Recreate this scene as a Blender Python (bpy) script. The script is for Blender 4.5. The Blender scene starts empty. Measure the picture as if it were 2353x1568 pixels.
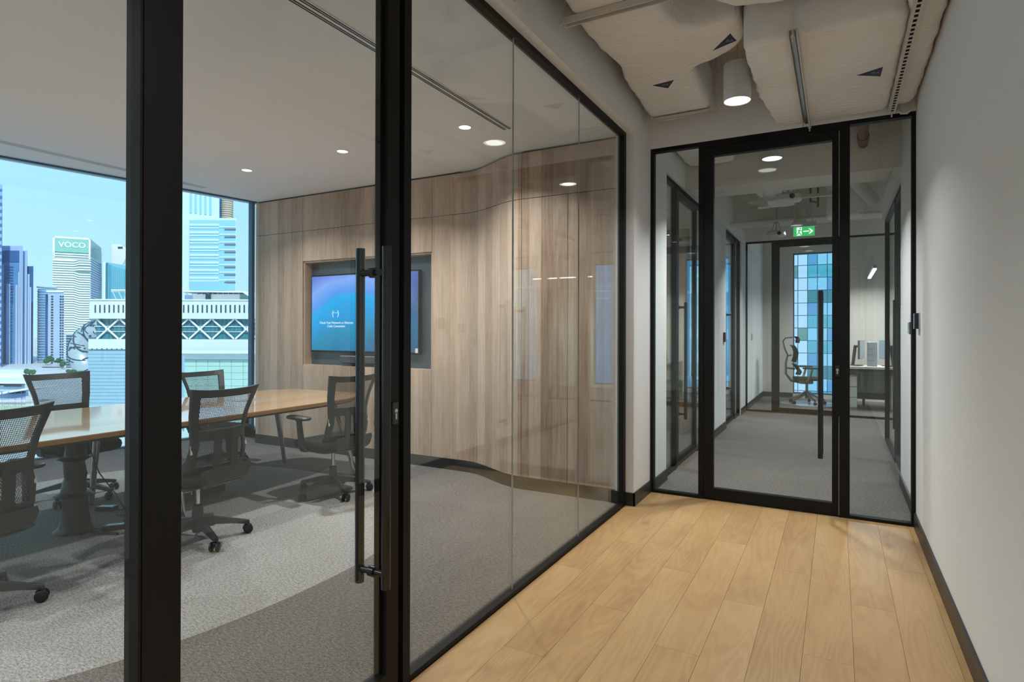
import bpy, math, random
from math import sin, cos, pi, radians, sqrt, floor
from mathutils import Vector, Matrix

random.seed(11)
SC = bpy.context.scene
COL = SC.collection

# ------------------------------------------------------------------ camera
W, HH = 2353.0, 1568.0
FPX, YAW, PIT, ROL, CYO, CAMH = 1365.248, 0.501008, 0.002879, 0.0024126, -28.2555, 1.35
_fw = Vector((-sin(YAW) * cos(PIT), cos(YAW) * cos(PIT), sin(PIT)))
_r0 = Vector((cos(YAW), sin(YAW), 0.0))
_u0 = _r0.cross(_fw)
_r = _r0 * cos(ROL) + _u0 * sin(ROL)
_u = -_r0 * sin(ROL) + _u0 * cos(ROL)
cam_d = bpy.data.cameras.new('camera')
cam = bpy.data.objects.new('camera', cam_d)
COL.objects.link(cam)
cam_d.sensor_fit = 'HORIZONTAL'
cam_d.sensor_width = 36.0
cam_d.lens = FPX / W * 36.0
cam_d.shift_y = CYO / W
cam_d.clip_start = 0.05
cam_d.clip_end = 3000.0
cam.matrix_world = Matrix(((_r.x, _u.x, -_fw.x, 0.0), (_r.y, _u.y, -_fw.y, 0.0),
                           (_r.z, _u.z, -_fw.z, CAMH), (0, 0, 0, 1)))
SC.camera = cam

# ------------------------------------------------------------------ colour management, world, sun
SC.view_settings.view_transform = 'Standard'
SC.view_settings.look = 'None'
SC.view_settings.gamma = 1.0
SC.view_settings.exposure = 0.24
SC.view_settings.use_curve_mapping = False
SC.cycles.max_bounces = 7
SC.cycles.diffuse_bounces = 4
SC.cycles.glossy_bounces = 4
SC.cycles.transmission_bounces = 6
SC.cycles.transparent_max_bounces = 28
SC.cycles.use_adaptive_sampling = True
SC.cycles.adaptive_threshold = 0.02
SC.cycles.caustics_reflective = False
SC.cycles.caustics_refractive = False
SC.cycles.sample_clamp_indirect = 4.0

wld = bpy.data.worlds.new('sky')
SC.world = wld
wld.use_nodes = True
nt = wld.node_tree
nt.nodes.clear()
w_out = nt.nodes.new('ShaderNodeOutputWorld')
w_bg = nt.nodes.new('ShaderNodeBackground')
w_tc = nt.nodes.new('ShaderNodeTexCoord')
w_sep = nt.nodes.new('ShaderNodeSeparateXYZ')
w_rmp = nt.nodes.new('ShaderNodeValToRGB')
w_rmp.color_ramp.elements[0].position = 0.0
w_rmp.color_ramp.elements[0].color = (0.56, 0.87, 1.0, 1)
w_rmp.color_ramp.elements[1].position = 1.0
w_rmp.color_ramp.elements[1].color = (0.16, 0.42, 0.86, 1)
_e = w_rmp.color_ramp.elements.new(0.35)
_e.color = (0.36, 0.80, 1.0, 1)
nt.links.new(w_tc.outputs['Generated'], w_sep.inputs[0])
nt.links.new(w_sep.outputs['Z'], w_rmp.inputs[0])
nt.links.new(w_rmp.outputs[0], w_bg.inputs[0])
w_bg.inputs[1].default_value = 1.08
nt.links.new(w_bg.outputs[0], w_out.inputs[0])

sun_d = bpy.data.lights.new('sun', 'SUN')
sun_d.energy = 3.4
sun_d.angle = radians(0.6)
sun_d.color = (1.0, 0.95, 0.88)
sun = bpy.data.objects.new('sun', sun_d)
COL.objects.link(sun)
sun.location = (30, -25, 60)
sun.rotation_euler = Vector((-0.72, 0.35, -0.60)).to_track_quat('-Z', 'Y').to_euler()

LAMP_MEET = 22.5      # downlight, watts
LAMP_PEND = 10.0      # corridor pendant, watts
LAMP_OFF = 36.0       # office linear pendant, watts


# ------------------------------------------------------------------ material helpers
def srgb(r, g, b):
    def f(c):
        c /= 255.0
        return c / 12.92 if c <= 0.04045 else ((c + 0.055) / 1.055) ** 2.4
    return (f(r), f(g), f(b), 1.0)


class N:
    """tiny node-tree wrapper"""
    def __init__(self, name):
        self.m = bpy.data.materials.new(name)
        self.m.use_nodes = True
        self.t = self.m.node_tree
        self.t.nodes.clear()
        self.out = self.t.nodes.new('ShaderNodeOutputMaterial')

    def new(self, typ, **kw):
        n = self.t.nodes.new(typ)
        for k, v in kw.items():
            setattr(n, k, v)
        return n

    def link(self, a, b):
        self.t.links.new(a, b)

    def setin(self, n, key, val):
        if isinstance(val, bpy.types.NodeSocket):
            self.link(val, n.inputs[key])
        else:
            n.inputs[key].default_value = val

    def math(self, op, a, b=None, c=None):
        n = self.new('ShaderNodeMath', operation=op)
        self.setin(n, 0, a)
        if b is not None:
            self.setin(n, 1, b)
        if c is not None:
            self.setin(n, 2, c)
        return n.outputs[0]

    def mix(self, fac, a, b, blend='MIX'):
        n = self.new('ShaderNodeMix', data_type='RGBA', blend_type=blend)
        self.setin(n, 0, fac)
        self.setin(n, 6, a)
        self.setin(n, 7, b)
        return n.outputs[2]

    def ramp(self, fac, stops, interp='LINEAR'):
        n = self.new('ShaderNodeValToRGB')
        cr = n.color_ramp
        cr.interpolation = interp
        while len(cr.elements) < len(stops):
            cr.elements.new(0.5)
        for e, (p, c) in zip(cr.elements, stops):
            e.position = p
            e.color = c
        self.setin(n, 0, fac)
        return n.outputs[0]

    def coords(self, kind='Object'):
        return self.new('ShaderNodeTexCoord').outputs[kind]

    def mapping(self, vec, scale=(1, 1, 1), loc=(0, 0, 0), rot=(0, 0, 0)):
        n = self.new('ShaderNodeMapping')
        self.link(vec, n.inputs['Vector'])
        n.inputs['Scale'].default_value = scale
        n.inputs['Location'].default_value = loc
        n.inputs['Rotation'].default_value = rot
        return n.outputs[0]

    def noise(self, vec, scale, detail=3.0, rough=0.55, out='Fac'):
        n = self.new('ShaderNodeTexNoise')
        self.link(vec, n.inputs['Vector'])
        n.inputs['Scale'].default_value = scale
        n.inputs['Detail'].default_value = detail
        n.inputs['Roughness'].default_value = rough
        return n.outputs[out]

    def bump(self, h, strength=0.2, dist=0.01):
        n = self.new('ShaderNodeBump')
        n.inputs['Strength'].default_value = strength
        n.inputs['Distance'].default_value = dist
        self.link(h, n.inputs['Height'])
        return n.outputs[0]

    def principled(self, color, rough=0.5, metal=0.0, spec=0.5, normal=None, coat=0.0):
        b = self.new('ShaderNodeBsdfPrincipled')
        self.setin(b, 'Base Color', color)
        self.setin(b, 'Roughness', rough)
        self.setin(b, 'Metallic', metal)
        self.setin(b, 'Specular IOR Level', spec)
        if coat:
            b.inputs['Coat Weight'].default_value = coat
            b.inputs['Coat Roughness'].default_value = 0.15
        if normal is not None:
            self.link(normal, b.inputs['Normal'])
        self.link(b.outputs[0], self.out.inputs[0])
        return b


def plain(name, col, rough=0.5, metal=0.0, spec=0.5, var=0.06, vscale=6.0, bump=0.0, bscale=60.0):
    k = N(name)
    co = k.coords()
    nz = k.noise(co, vscale, 3)
    dark = tuple(c * (1 - var) for c in col[:3]) + (1,)
    lite = tuple(min(1, c * (1 + var)) for c in col[:3]) + (1,)
    c = k.mix(nz, dark, lite)
    nrm = None
    if bump:
        nrm = k.bump(k.noise(co, bscale, 4), bump, 0.004)
    k.principled(c, rough, metal, spec, nrm)
    return k.m


def emit(name, col, strength):
    k = N(name)
    e = k.new('ShaderNodeEmission')
    e.inputs[0].default_value = col
    e.inputs[1].default_value = strength
    k.link(e.outputs[0], k.out.inputs[0])
    return k.m


def glass_mat(name, tint, boost=1.0):
    k = N(name)
    geo = k.new('ShaderNodeNewGeometry')
    ior = k.math('ADD', k.math('MULTIPLY', geo.outputs['Backfacing'], 1 / 1.5 - 1.5), 1.5)
    fr = k.new('ShaderNodeFresnel')
    k.link(ior, fr.inputs['IOR'])
    tr = k.new('ShaderNodeBsdfTransparent')
    tr.inputs[0].default_value = tint
    gl = k.new('ShaderNodeBsdfGlossy')
    gl.inputs['Roughness'].default_value = 0.0
    gl.inputs['Color'].default_value = (0.95, 1.0, 0.98, 1)
    mx = k.new('ShaderNodeMixShader')
    k.link(k.math('MINIMUM', k.math('MULTIPLY', fr.outputs[0], boost), 1.0), mx.inputs[0])
    k.link(tr.outputs[0], mx.inputs[1])
    k.link(gl.outputs[0], mx.inputs[2])
    k.link(mx.outputs[0], k.out.inputs[0])
    return k.m


def wood_panel_mat(name, axis='X', light=(202, 176, 154), dark=(132, 104, 82), stripe=9.0):
    k = N(name)
    co = k.coords()
    sep = k.new('ShaderNodeSeparateXYZ')
    k.link(co, sep.inputs[0])
    a = sep.outputs[axis]
    # irregular printed boards: two incommensurate stripes
    s1 = k.math('FLOOR', k.math('MULTIPLY', a, stripe))
    wn = k.new('ShaderNodeTexWhiteNoise', noise_dimensions='1D')
    k.link(s1, wn.inputs['W'])
    s2 = k.math('FLOOR', k.math('ADD', k.math('MULTIPLY', a, stripe * 0.57), 0.3))
    wn2 = k.new('ShaderNodeTexWhiteNoise', noise_dimensions='1D')
    k.link(s2, wn2.inputs['W'])
    comb = k.new('ShaderNodeCombineXYZ')
    k.link(k.math('MULTIPLY', a, 1.0), comb.inputs[0])
    k.link(k.math('ADD', k.math('MULTIPLY', sep.outputs['Z'], 0.05), k.math('MULTIPLY', s1, 3.1)), comb.inputs[2])
    g1 = k.noise(comb.outputs[0], 55, 5, 0.65)
    comb2 = k.new('ShaderNodeCombineXYZ')
    k.link(a, comb2.inputs[0])
    k.link(k.math('ADD', k.math('MULTIPLY', sep.outputs['Z'], 0.22), k.math('MULTIPLY', s1, 1.7)), comb2.inputs[2])
    g2 = k.noise(comb2.outputs[0], 14, 4, 0.6)
    v = k.math('ADD', k.math('MULTIPLY', wn.outputs['Value'], 0.30), k.math('MULTIPLY', wn2.outputs['Value'], 0.16))
    v = k.math('ADD', v, k.math('MULTIPLY', g1, 0.62))
    v = k.math('ADD', v, k.math('MULTIPLY', g2, 0.30))
    c = k.ramp(v, [(0.38, srgb(*dark)), (0.60, srgb(*[(l + d) / 2 + 3 for l, d in zip(light, dark)])), (0.92, srgb(*light))])
    k.principled(c, 0.42, 0, 0.4, k.bump(g1, 0.05, 0.001))
    return k.m


def plank_mat():
    k = N('oak_plank')
    oi = k.new('ShaderNodeObjectInfo')
    co = k.coords()
    off = k.new('ShaderNodeVectorMath', operation='ADD')
    k.link(co, off.inputs[0])
    cmb = k.new('ShaderNodeCombineXYZ')
    k.link(k.math('MULTIPLY', oi.outputs['Random'], 37.0), cmb.inputs[0])
    k.link(k.math('MULTIPLY', oi.outputs['Random'], 91.0), cmb.inputs[1])
    k.link(cmb.outputs[0], off.inputs[1])
    v = off.outputs[0]
    cont = k.noise(k.mapping(v, (1, 0.13, 1)), 4.2, 2, 0.45)
    rings = k.math('ADD', k.math('MULTIPLY', k.math('SINE', k.math('MULTIPLY', cont, 120.0)), 0.5), 0.5)
    g1 = k.noise(k.mapping(v, (1, 0.05, 1)), 130, 4, 0.6)
    g2 = k.noise(k.mapping(v, (1, 0.30, 1)), 5.5, 3, 0.6)
    kn = k.new('ShaderNodeTexVoronoi')
    k.link(k.mapping(v, (1, 0.55, 1)), kn.inputs['Vector'])
    kn.inputs['Scale'].default_value = 2.3
    knot = k.ramp(kn.outputs['Distance'], [(0.0, (1, 1, 1, 1)), (0.05, (0.5, 0.5, 0.5, 1)), (0.10, (0, 0, 0, 1))])
    s = k.math('ADD', k.math('MULTIPLY', g2, 0.62), k.math('MULTIPLY', rings, 0.11))
    s = k.math('ADD', s, k.math('MULTIPLY', g1, 0.30))
    s = k.math('ADD', s, k.math('MULTIPLY', k.math('SUBTRACT', oi.outputs['Random'], 0.5), 0.18))
    c = k.ramp(s, [(0.15, srgb(164, 124, 78)), (0.55, srgb(194, 155, 106)), (1.0, srgb(212, 176, 128))])
    c = k.mix(k.math('MULTIPLY', knot, 0.5), c, srgb(112, 74, 40))
    k.principled(c, 0.36, 0, 0.42, k.bump(g1, 0.06, 0.001))
    return k.m


def carpet_mat(name, base, ell=None, blue=0.0):
    k = N(name)
    co = k.coords()
    n1 = k.noise(co, 150, 2, 0.7)
    n2 = k.noise(k.mapping(co, (1, 2.4, 1), rot=(0, 0, 0.5)), 46, 3, 0.7)
    n3 = k.noise(co, 2.0, 2, 0.5)
    s = k.math('ADD', k.math('MULTIPLY', n1, 0.50), k.math('MULTIPLY', n2, 0.50))
    s = k.math('ADD', s, k.math('MULTIPLY', n3, 0.04))
    d = tuple(c * 0.42 for c in base[:3]) + (1,)
    l = tuple(min(1, c * 1.75) for c in base[:3]) + (1,)
    c = k.ramp(s, [(0.40, d), (0.52, base), (0.66, l)])
    if ell:
        sep = k.new('ShaderNodeSeparateXYZ')
        k.link(co, sep.inputs[0])
        cx, cy, a, b1, b2, base2 = ell
        dx = k.math('DIVIDE', k.math('SUBTRACT', sep.outputs['X'], cx), a)
        dyr = k.math('SUBTRACT', sep.outputs['Y'], cy)
        dy = k.math('MAXIMUM', k.math('DIVIDE', dyr, b1), k.math('DIVIDE', dyr, -b2))
        r = k.math('ADD', k.math('POWER', k.math('ABSOLUTE', dx), 2.3), k.math('POWER', dy, 2.3))
        msk = k.math('LESS_THAN', r, 1.0)
        d2 = tuple(q * 0.45 for q in base2[:3]) + (1,)
        l2 = tuple(min(1, q * 1.55) for q in base2[:3]) + (1,)
        c2 = k.ramp(s, [(0.40, d2), (0.52, base2), (0.66, l2)])
        c = k.mix(msk, c, c2)
    k.principled(c, 0.95, 0, 0.1, k.bump(n1, 0.5, 0.004))
    return k.m


def insul_mat():
    k = N('painted_insulation_wrap')
    co = k.coords()
    n1 = k.noise(k.mapping(co, (1, 2.6, 1)), 9, 5, 0.6)
    n2 = k.noise(co, 55, 3, 0.6)
    n3 = k.noise(co, 1.6, 2, 0.5)
    c = k.ramp(n3, [(0.3, srgb(232, 229, 223)), (0.7, srgb(242, 239, 234))])
    wv = k.new('ShaderNodeTexWave', wave_type='BANDS', bands_direction='Y')
    k.link(co, wv.inputs['Vector'])
    wv.inputs['Scale'].default_value = 6
    wv.inputs['Distortion'].default_value = 14
    wv.inputs['Detail'].default_value = 4
    h = k.math('ADD', k.math('MULTIPLY', n1, 1.0), k.math('MULTIPLY', wv.outputs['Fac'], 0.35))
    h = k.math('ADD', h, k.math('MULTIPLY', n2, 0.12))
    k.principled(c, 0.75, 0, 0.25, k.bump(h, 0.35, 0.02))
    return k.m


def screen_mat():
    k = N('display_image')
    co = k.coords()
    sep = k.new('ShaderNodeSeparateXYZ')
    k.link(co, sep.inputs[0])
    x, z = sep.outputs['X'], sep.outputs['Z']
    nz = k.noise(co, 1.6, 2, 0.5)
    arc = k.math('SUBTRACT', z, k.math('MULTIPLY', k.math('MULTIPLY', k.math('ADD', x, 0.05), k.math('ADD', x, 0.05)), -0.42))
    f = k.math('ADD', arc, k.math('MULTIPLY', k.math('SUBTRACT', nz, 0.5), 0.25))
    c = k.ramp(k.math('ADD', k.math('MULTIPLY', f, 0.95), 0.5),
               [(0.05, srgb(0, 98, 160)), (0.34, srgb(0, 134, 176)), (0.50, srgb(0, 150, 222)), (0.66, srgb(0, 168, 236)),
                (0.72, srgb(80, 150, 236)), (0.86, srgb(128, 168, 246)), (1.0, srgb(96, 120, 214))])
    dk = k.ramp(k.math('ADD', k.math('MULTIPLY', x, 1.3), k.math('MULTIPLY', z, -0.9)),
                [(0.25, (0, 0, 0, 1)), (0.85, (1, 1, 1, 1))])
    c = k.mix(k.math('MULTIPLY', dk, 0.75), c, srgb(40, 58, 84))
    e = k.new('ShaderNodeEmission')
    k.link(c, e.inputs[0])
    e.inputs[1].default_value = 1.0
    gl = k.new('ShaderNodeBsdfGlossy')
    gl.inputs['Roughness'].default_value = 0.12
    mx = k.new('ShaderNodeMixShader')
    mx.inputs[0].default_value = 0.05
    k.link(e.outputs[0], mx.inputs[1])
    k.link(gl.outputs[0], mx.inputs[2])
    k.link(mx.outputs[0], k.out.inputs[0])
    return k.m


def mesh_fabric_mat():
    k = N('black_mesh_fabric')
    co = k.coords()
    sep = k.new('ShaderNodeSeparateXYZ')
    k.link(co, sep.inputs[0])
    sx = k.math('SINE', k.math('ADD', k.math('MULTIPLY', sep.outputs['X'], 900.0), k.math('MULTIPLY', sep.outputs['Z'], 380.0)))
    sz = k.math('SINE', k.math('MULTIPLY', sep.outputs['Z'], 640.0))
    hole = k.math('GREATER_THAN', k.math('ADD', sx, k.math('MULTIPLY', sz, 0.7)), 0.12)
    b = k.new('ShaderNodeBsdfPrincipled')
    b.inputs['Base Color'].default_value = (0.03, 0.03, 0.032, 1)
    b.inputs['Roughness'].default_value = 0.7
    tr = k.new('ShaderNodeBsdfTransparent')
    mx = k.new('ShaderNodeMixShader')
    k.link(hole, mx.inputs[0])
    k.link(b.outputs[0], mx.inputs[1])
    k.link(tr.outputs[0], mx.inputs[2])
    k.link(mx.outputs[0], k.out.inputs[0])
    return k.m


M = {}
M['black'] = plain('black_powder_coat', (0.0075, 0.0075, 0.007, 1), 0.5, 0, 0.22, 0.1)
M['black_gloss'] = plain('black_tube', (0.010, 0.010, 0.010, 1), 0.22, 0, 0.5, 0.1)
M['gap'] = plain('black_rubber', (0.003, 0.003, 0.003, 1), 0.8, 0, 0.2)
M['base'] = plain('black_baseboard', (0.022, 0.021, 0.021, 1), 0.38, 0, 0.5, 0.1)
M['white'] = plain('white_wall_paint', srgb(236, 236, 235), 0.7, 0, 0.25, 0.012, 3.0, 0.04, 160)
M['ceil'] = plain('white_ceiling_paint', srgb(240, 240, 239), 0.8, 0, 0.2, 0.012, 2.0)
M['slab'] = plain('painted_concrete', srgb(216, 213, 207), 0.85, 0, 0.2, 0.10, 3.0, 0.15, 20)
M['insul'] = insul_mat()
M['strut'] = plain('painted_steel_channel', srgb(206, 202, 194), 0.45, 0, 0.4, 0.05, 20)
M['glass'] = glass_mat('clear_partition_glass', (0.955, 0.975, 0.965, 1))
M['window'] = glass_mat('facade_glass', (0.95, 0.98, 0.99, 1))
M['glass_edge'] = plain('glass_edge', srgb(165, 168, 166), 0.2, 0, 0.6)
M['wood_x'] = wood_panel_mat('oak_laminate_panel', 'X')
M['plank'] = plank_mat()
M['carpet'] = carpet_mat('grey_carpet', srgb(106, 102, 100), (-4.30, 2.35, 1.88, 1.70, 2.15, srgb(152, 149, 146)))
M['carpet2'] = carpet_mat('corridor_carpet', srgb(108, 106, 104))
M['screen'] = screen_mat()
M['nichebk'] = plain('dark_grey_panel', srgb(58, 66, 70), 0.35, 0, 0.5, 0.05)
M['text'] = emit('white_lettering', (0.8, 0.95, 1.0, 1), 1.0)
M['table'] = wood_panel_mat('oak_tabletop', 'X', (208, 168, 122), (176, 130, 84), 5.0)
_tb = M['table'].node_tree.nodes['Principled BSDF']
_tb.inputs['Coat Weight'].default_value = 1.0
_tb.inputs['Coat Roughness'].default_value = 0.05
_tb.inputs['Coat IOR'].default_value = 2.0
_tb.inputs['Roughness'].default_value = 0.3
M['table_edge'] = plain('oak_edge_band', srgb(150, 108, 62), 0.45, 0, 0.4, 0.12, 14)
M['chrome'] = plain('chrome', (0.62, 0.64, 0.66, 1), 0.12, 1.0, 0.5, 0.03)
M['steel'] = plain('brushed_steel', (0.55, 0.55, 0.55, 1), 0.35, 1.0, 0.5, 0.05)
M['plastic'] = plain('black_plastic', (0.018, 0.019, 0.020, 1), 0.45, 0, 0.45, 0.1)
M['plastic_g'] = plain('dark_grey_plastic', (0.035, 0.036, 0.038, 1), 0.40, 0, 0.45, 0.1)
M['fabric'] = plain('black_seat_fabric', (0.020, 0.020, 0.021, 1), 0.9, 0, 0.15, 0.3, 60, 0.3, 260)
M['meshfab'] = mesh_fabric_mat()
M['accent'] = plain('pale_grey_plastic', srgb(196, 194, 184), 0.5)
M['red'] = plain('red_fabric', srgb(196, 30, 60), 0.7)
M['cardboard'] = plain('brown_cardboard', srgb(104, 78, 64), 0.85, 0, 0.2, 0.12, 8)
M['boxprint'] = plain('white_print', srgb(210, 205, 200), 0.7)
M['lamp_body'] = plain('white_lamp_body', srgb(214, 211, 206), 0.45, 0, 0.4, 0.01)
M['lamp_face'] = emit('lamp_diffuser', (1.0, 0.96, 0.90, 1), 4.0)
M['lamp_lin'] = emit('linear_lamp_diffuser', (1.0, 0.98, 0.95, 1), 6.0)
M['navy'] = plain('navy_sticker', srgb(34, 36, 62), 0.5)
M['grey_print'] = plain('pale_print', srgb(150, 152, 160), 0.6)
M['brass'] = plain('brass_key', srgb(170, 160, 120), 0.35, 0.8, 0.5)
M['green_btn'] = plain('dark_green_plastic', srgb(24, 72, 52), 0.3)
M['exit_g'] = emit('exit_green', srgb(56, 178, 96), 1.0)
M['exit_w'] = emit('exit_white', (0.86, 0.97, 0.88, 1), 1.0)
M['redpipe'] = plain('red_oxide_pipe', srgb(112, 62, 60), 0.4)
M['beige'] = plain('beige_wall_paint', srgb(206, 202, 194), 0.7, 0, 0.25, 0.01)
M['desk_white'] = plain('white_desk', srgb(214, 216, 212), 0.45)
M['desk_panel'] = plain('grey_green_panel', srgb(150, 160, 150), 0.5)
M['mauve'] = plain('plum_fabric', srgb(92, 72, 80), 0.9, 0, 0.15)
M['silver'] = plain('silver_plastic', srgb(176, 184, 192), 0.35, 0.3)
M['monitor_bk'] = plain('grey_monitor_shell', srgb(120, 126, 134), 0.4)
M['polished'] = plain('polished_alloy', (0.30, 0.29, 0.27, 1), 0.2, 1.0)
M['mat_plastic'] = plain('clear_floor_mat', srgb(190, 190, 186), 0.2)


# ------------------------------------------------------------------ mesh builder
class MB:
    def __init__(self):
        self.v, self.f = [], []

    def add(self, verts, faces):
        o = len(self.v)
        self.v += [tuple(p) for p in verts]
        self.f += [tuple(i + o for i in f) for f in faces]
        return self

    def box(self, x0, x1, y0, y1, z0, z1):
        x0, x1 = min(x0, x1), max(x0, x1)
        y0, y1 = min(y0, y1), max(y0, y1)
        z0, z1 = min(z0, z1), max(z0, z1)
        v = [(x, y, z) for z in (z0, z1) for y in (y0, y1) for x in (x0, x1)]
        return self.add(v, [(0, 2, 3, 1), (4, 5, 7, 6), (0, 1, 5, 4), (2, 6, 7, 3), (0, 4, 6, 2), (1, 3, 7, 5)])

    def rbox(self, x0, x1, y0, y1, z0, z1, r, n=3):
        """box with rounded vertical edges and chamfered top and bottom"""
        pts = []
        for (cx, cy, a0) in ((x1 - r, y1 - r, 0), (x0 + r, y1 - r, 90), (x0 + r, y0 + r, 180), (x1 - r, y0 + r, 270)):
            for i in range(n + 1):
                a = radians(a0 + 90.0 * i / n)
                pts.append((cx + r * cos(a), cy + r * sin(a)))
        cxm, cym = (x0 + x1) / 2, (y0 + y1) / 2
        k = min(r * 0.45, (z1 - z0) * 0.3)

        def ring(s, z):
            return [(px - s * (1 if px > cxm else -1), py - s * (1 if py > cym else -1), z) for px, py in pts]
        return self.loft([ring(k, z0), ring(0, z0 + k), ring(0, z1 - k), ring(k, z1)], True, True)

    def loft(self, rings, cap0=False, cap1=False, closed=True):
        n = len(rings[0])
        v = [p for r in rings for p in r]
        f = []
        m = n if closed else n - 1
        for i in range(len(rings) - 1):
            for j in range(m):
                a, b = i * n + j, i * n + (j + 1) % n
                f.append((a, b, b + n, a + n))
        if cap0:
            f.append(tuple(reversed(range(n))))
        if cap1:
            o = (len(rings) - 1) * n
            f.append(tuple(range(o, o + n)))
        return self.add(v, f)

    def lathe(self, prof, cx=0, cy=0, n=24, axis='z'):
        rings = []
        for r, h in prof:
            ring = []
            for i in range(n):
                a = 2 * pi * i / n
                if axis == 'z':
                    ring.append((cx + r * cos(a), cy + r * sin(a), h))
                elif axis == 'x':
                    ring.append((h, cx + r * cos(a), cy + r * sin(a)))
                else:
                    ring.append((cx + r * sin(a), h, cy + r * cos(a)))
            rings.append(ring)
        return self.loft(rings, prof[0][0] > 1e-6, prof[-1][0] > 1e-6)

    def cyl(self, p0, p1, r0, r1=None, n=14):
        return self.tube([p0, p1], [r0, r0 if r1 is None else r1], n)

    def tube(self, pts, r, n=10, cap=True):
        pts = [Vector(p) for p in pts]
        rad = r if isinstance(r, (list, tuple)) else [r] * len(pts)
        rings = []
        up = None
        for i, p in enumerate(pts):
            t = (pts[min(i + 1, len(pts) - 1)] - pts[max(i - 1, 0)])
            if t.length < 1e-9:
                t = Vector((0, 0, 1))
            t.normalize()
            if up is None:
                ref = Vector((0, 0, 1)) if abs(t.z) < 0.9 else Vector((1, 0, 0))
                up = ref - t * ref.dot(t)
                up.normalize()
            else:
                up = up - t * up.dot(t)
                up.normalize()
            s = t.cross(up)
            rings.append([tuple(p + (up * cos(2 * pi * j / n) + s * sin(2 * pi * j / n)) * rad[i]) for j in range(n)])
        return self.loft(rings, cap, cap)

    def prism(self, poly, z0, z1):
        n = len(poly)
        v = [(x, y, z0) for x, y in poly] + [(x, y, z1) for x, y in poly]
        f = [(i, (i + 1) % n, n + (i + 1) % n, n + i) for i in range(n)]
        return self.add(v, f + [tuple(reversed(range(n))), tuple(range(n, 2 * n))])

    def prism_y(self, poly, y0, y1):
        """poly in (x,z) extruded along y"""
        n = len(poly)
        v = [(x, y0, z) for x, z in poly] + [(x, y1, z) for x, z in poly]
        f = [(i, (i + 1) % n, n + (i + 1) % n, n + i) for i in range(n)]
        return self.add(v, f + [tuple(reversed(range(n))), tuple(range(n, 2 * n))])

    def beam(self, p0, p1, w, h):
        """rectangular bar between two points, w across, h up"""
        p0, p1 = Vector(p0), Vector(p1)
        t = (p1 - p0).normalized()
        ref = Vector((0, 0, 1)) if abs(t.z) < 0.95 else Vector((1, 0, 0))
        s = t.cross(ref).normalized()
        u = s.cross(t)
        rings = [[tuple(p + s * a * w / 2 + u * b * h / 2) for a, b in ((-1, -1), (1, -1), (1, 1), (-1, 1))] for p in (p0, p1)]
        return self.loft(rings, True, True)


MESHN = {}


def build(name, mb, mat, parent=None, origin=(0, 0, 0), smooth=False, bevel=0.0):
    me = bpy.data.meshes.new(name)
    ox, oy, oz = origin
    me.from_pydata([(x - ox, y - oy, z - oz) for x, y, z in mb.v], [], mb.f)
    me.validate()
    me.update()
    import bmesh
    bm = bmesh.new()
    bm.from_mesh(me)
    bmesh.ops.recalc_face_normals(bm, faces=bm.faces)
    bm.to_mesh(me)
    bm.free()
    me.materials.append(M[mat] if isinstance(mat, str) else mat)
    if smooth:
        for p in me.polygons:
            p.use_smooth = True
        me.set_sharp_from_angle(angle=radians(42))
    o = bpy.data.objects.new(name, me)
    COL.objects.link(o)
    if parent is not None:
        o.parent = parent
    else:
        o.location = origin
    if bevel:
        b = o.modifiers.new('bevel', 'BEVEL')
        b.width = bevel
        b.segments = 2
        b.limit_method = 'ANGLE'
    return o


def org(e):
    """world origin of the top of a hierarchy (unrotated things only)"""
    while e.parent is not None:
        e = e.parent
    return tuple(e.location)


def part(name, mb, mat, parent, smooth=False, bevel=0.0, world=True):
    return build(name, mb, mat, parent, org(parent) if world else (0, 0, 0), smooth, bevel)


def tag(o, label=None, cat=None, group=None, kind=None):
    if label:
        o['label'] = label
    if cat:
        o['category'] = cat
    if group:
        o['group'] = group
    if kind:
        o['kind'] = kind
    return o


def thing(name, label, cat, loc=(0, 0, 0), rz=0.0, group=None):
    o = bpy.data.objects.new(name, None)
    o.empty_display_size = 0.1
    COL.objects.link(o)
    o.location = loc
    o.rotation_euler = (0, 0, rz)
    return tag(o, label, cat, group)


def struct(name, mb=None, mat=None, loc=(0, 0, 0), smooth=False, label=None):
    if mb is None:
        o = bpy.data.objects.new(name, None)
        o.empty_display_size = 0.1
        COL.objects.link(o)
        o.location = loc
    else:
        o = build(name, mb, mat, None, loc, smooth)
    o['kind'] = 'structure'
    if label:
        o['label'] = label
    return o


def copy_tree(o, parent=None):
    c = o.copy()
    COL.objects.link(c)
    if parent is not None:
        c.parent = parent
    for ch in list(o.children):
        copy_tree(ch, c)
    return c


def text_part(name, s, size, mat, parent, matrix, depth=0.001, bold=0.0):
    """lettering as a mesh, in the parent's local space"""
    cu = bpy.data.curves.new(name, 'FONT')
    cu.body = s
    cu.size = size
    cu.extrude = depth
    cu.align_x = 'CENTER'
    cu.align_y = 'CENTER'
    cu.resolution_u = 3
    cu.offset = bold
    tmp = bpy.data.objects.new(name, cu)
    COL.objects.link(tmp)
    dg = bpy.context.evaluated_depsgraph_get()
    me = bpy.data.meshes.new_from_object(tmp.evaluated_get(dg))
    bpy.data.objects.remove(tmp)
    bpy.data.curves.remove(cu)
    me.name = name
    me.transform(matrix)
    me.materials.clear()
    me.materials.append(M[mat] if isinstance(mat, str) else mat)
    o = bpy.data.objects.new(name, me)
    COL.objects.link(o)
    o.parent = parent
    return o


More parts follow.
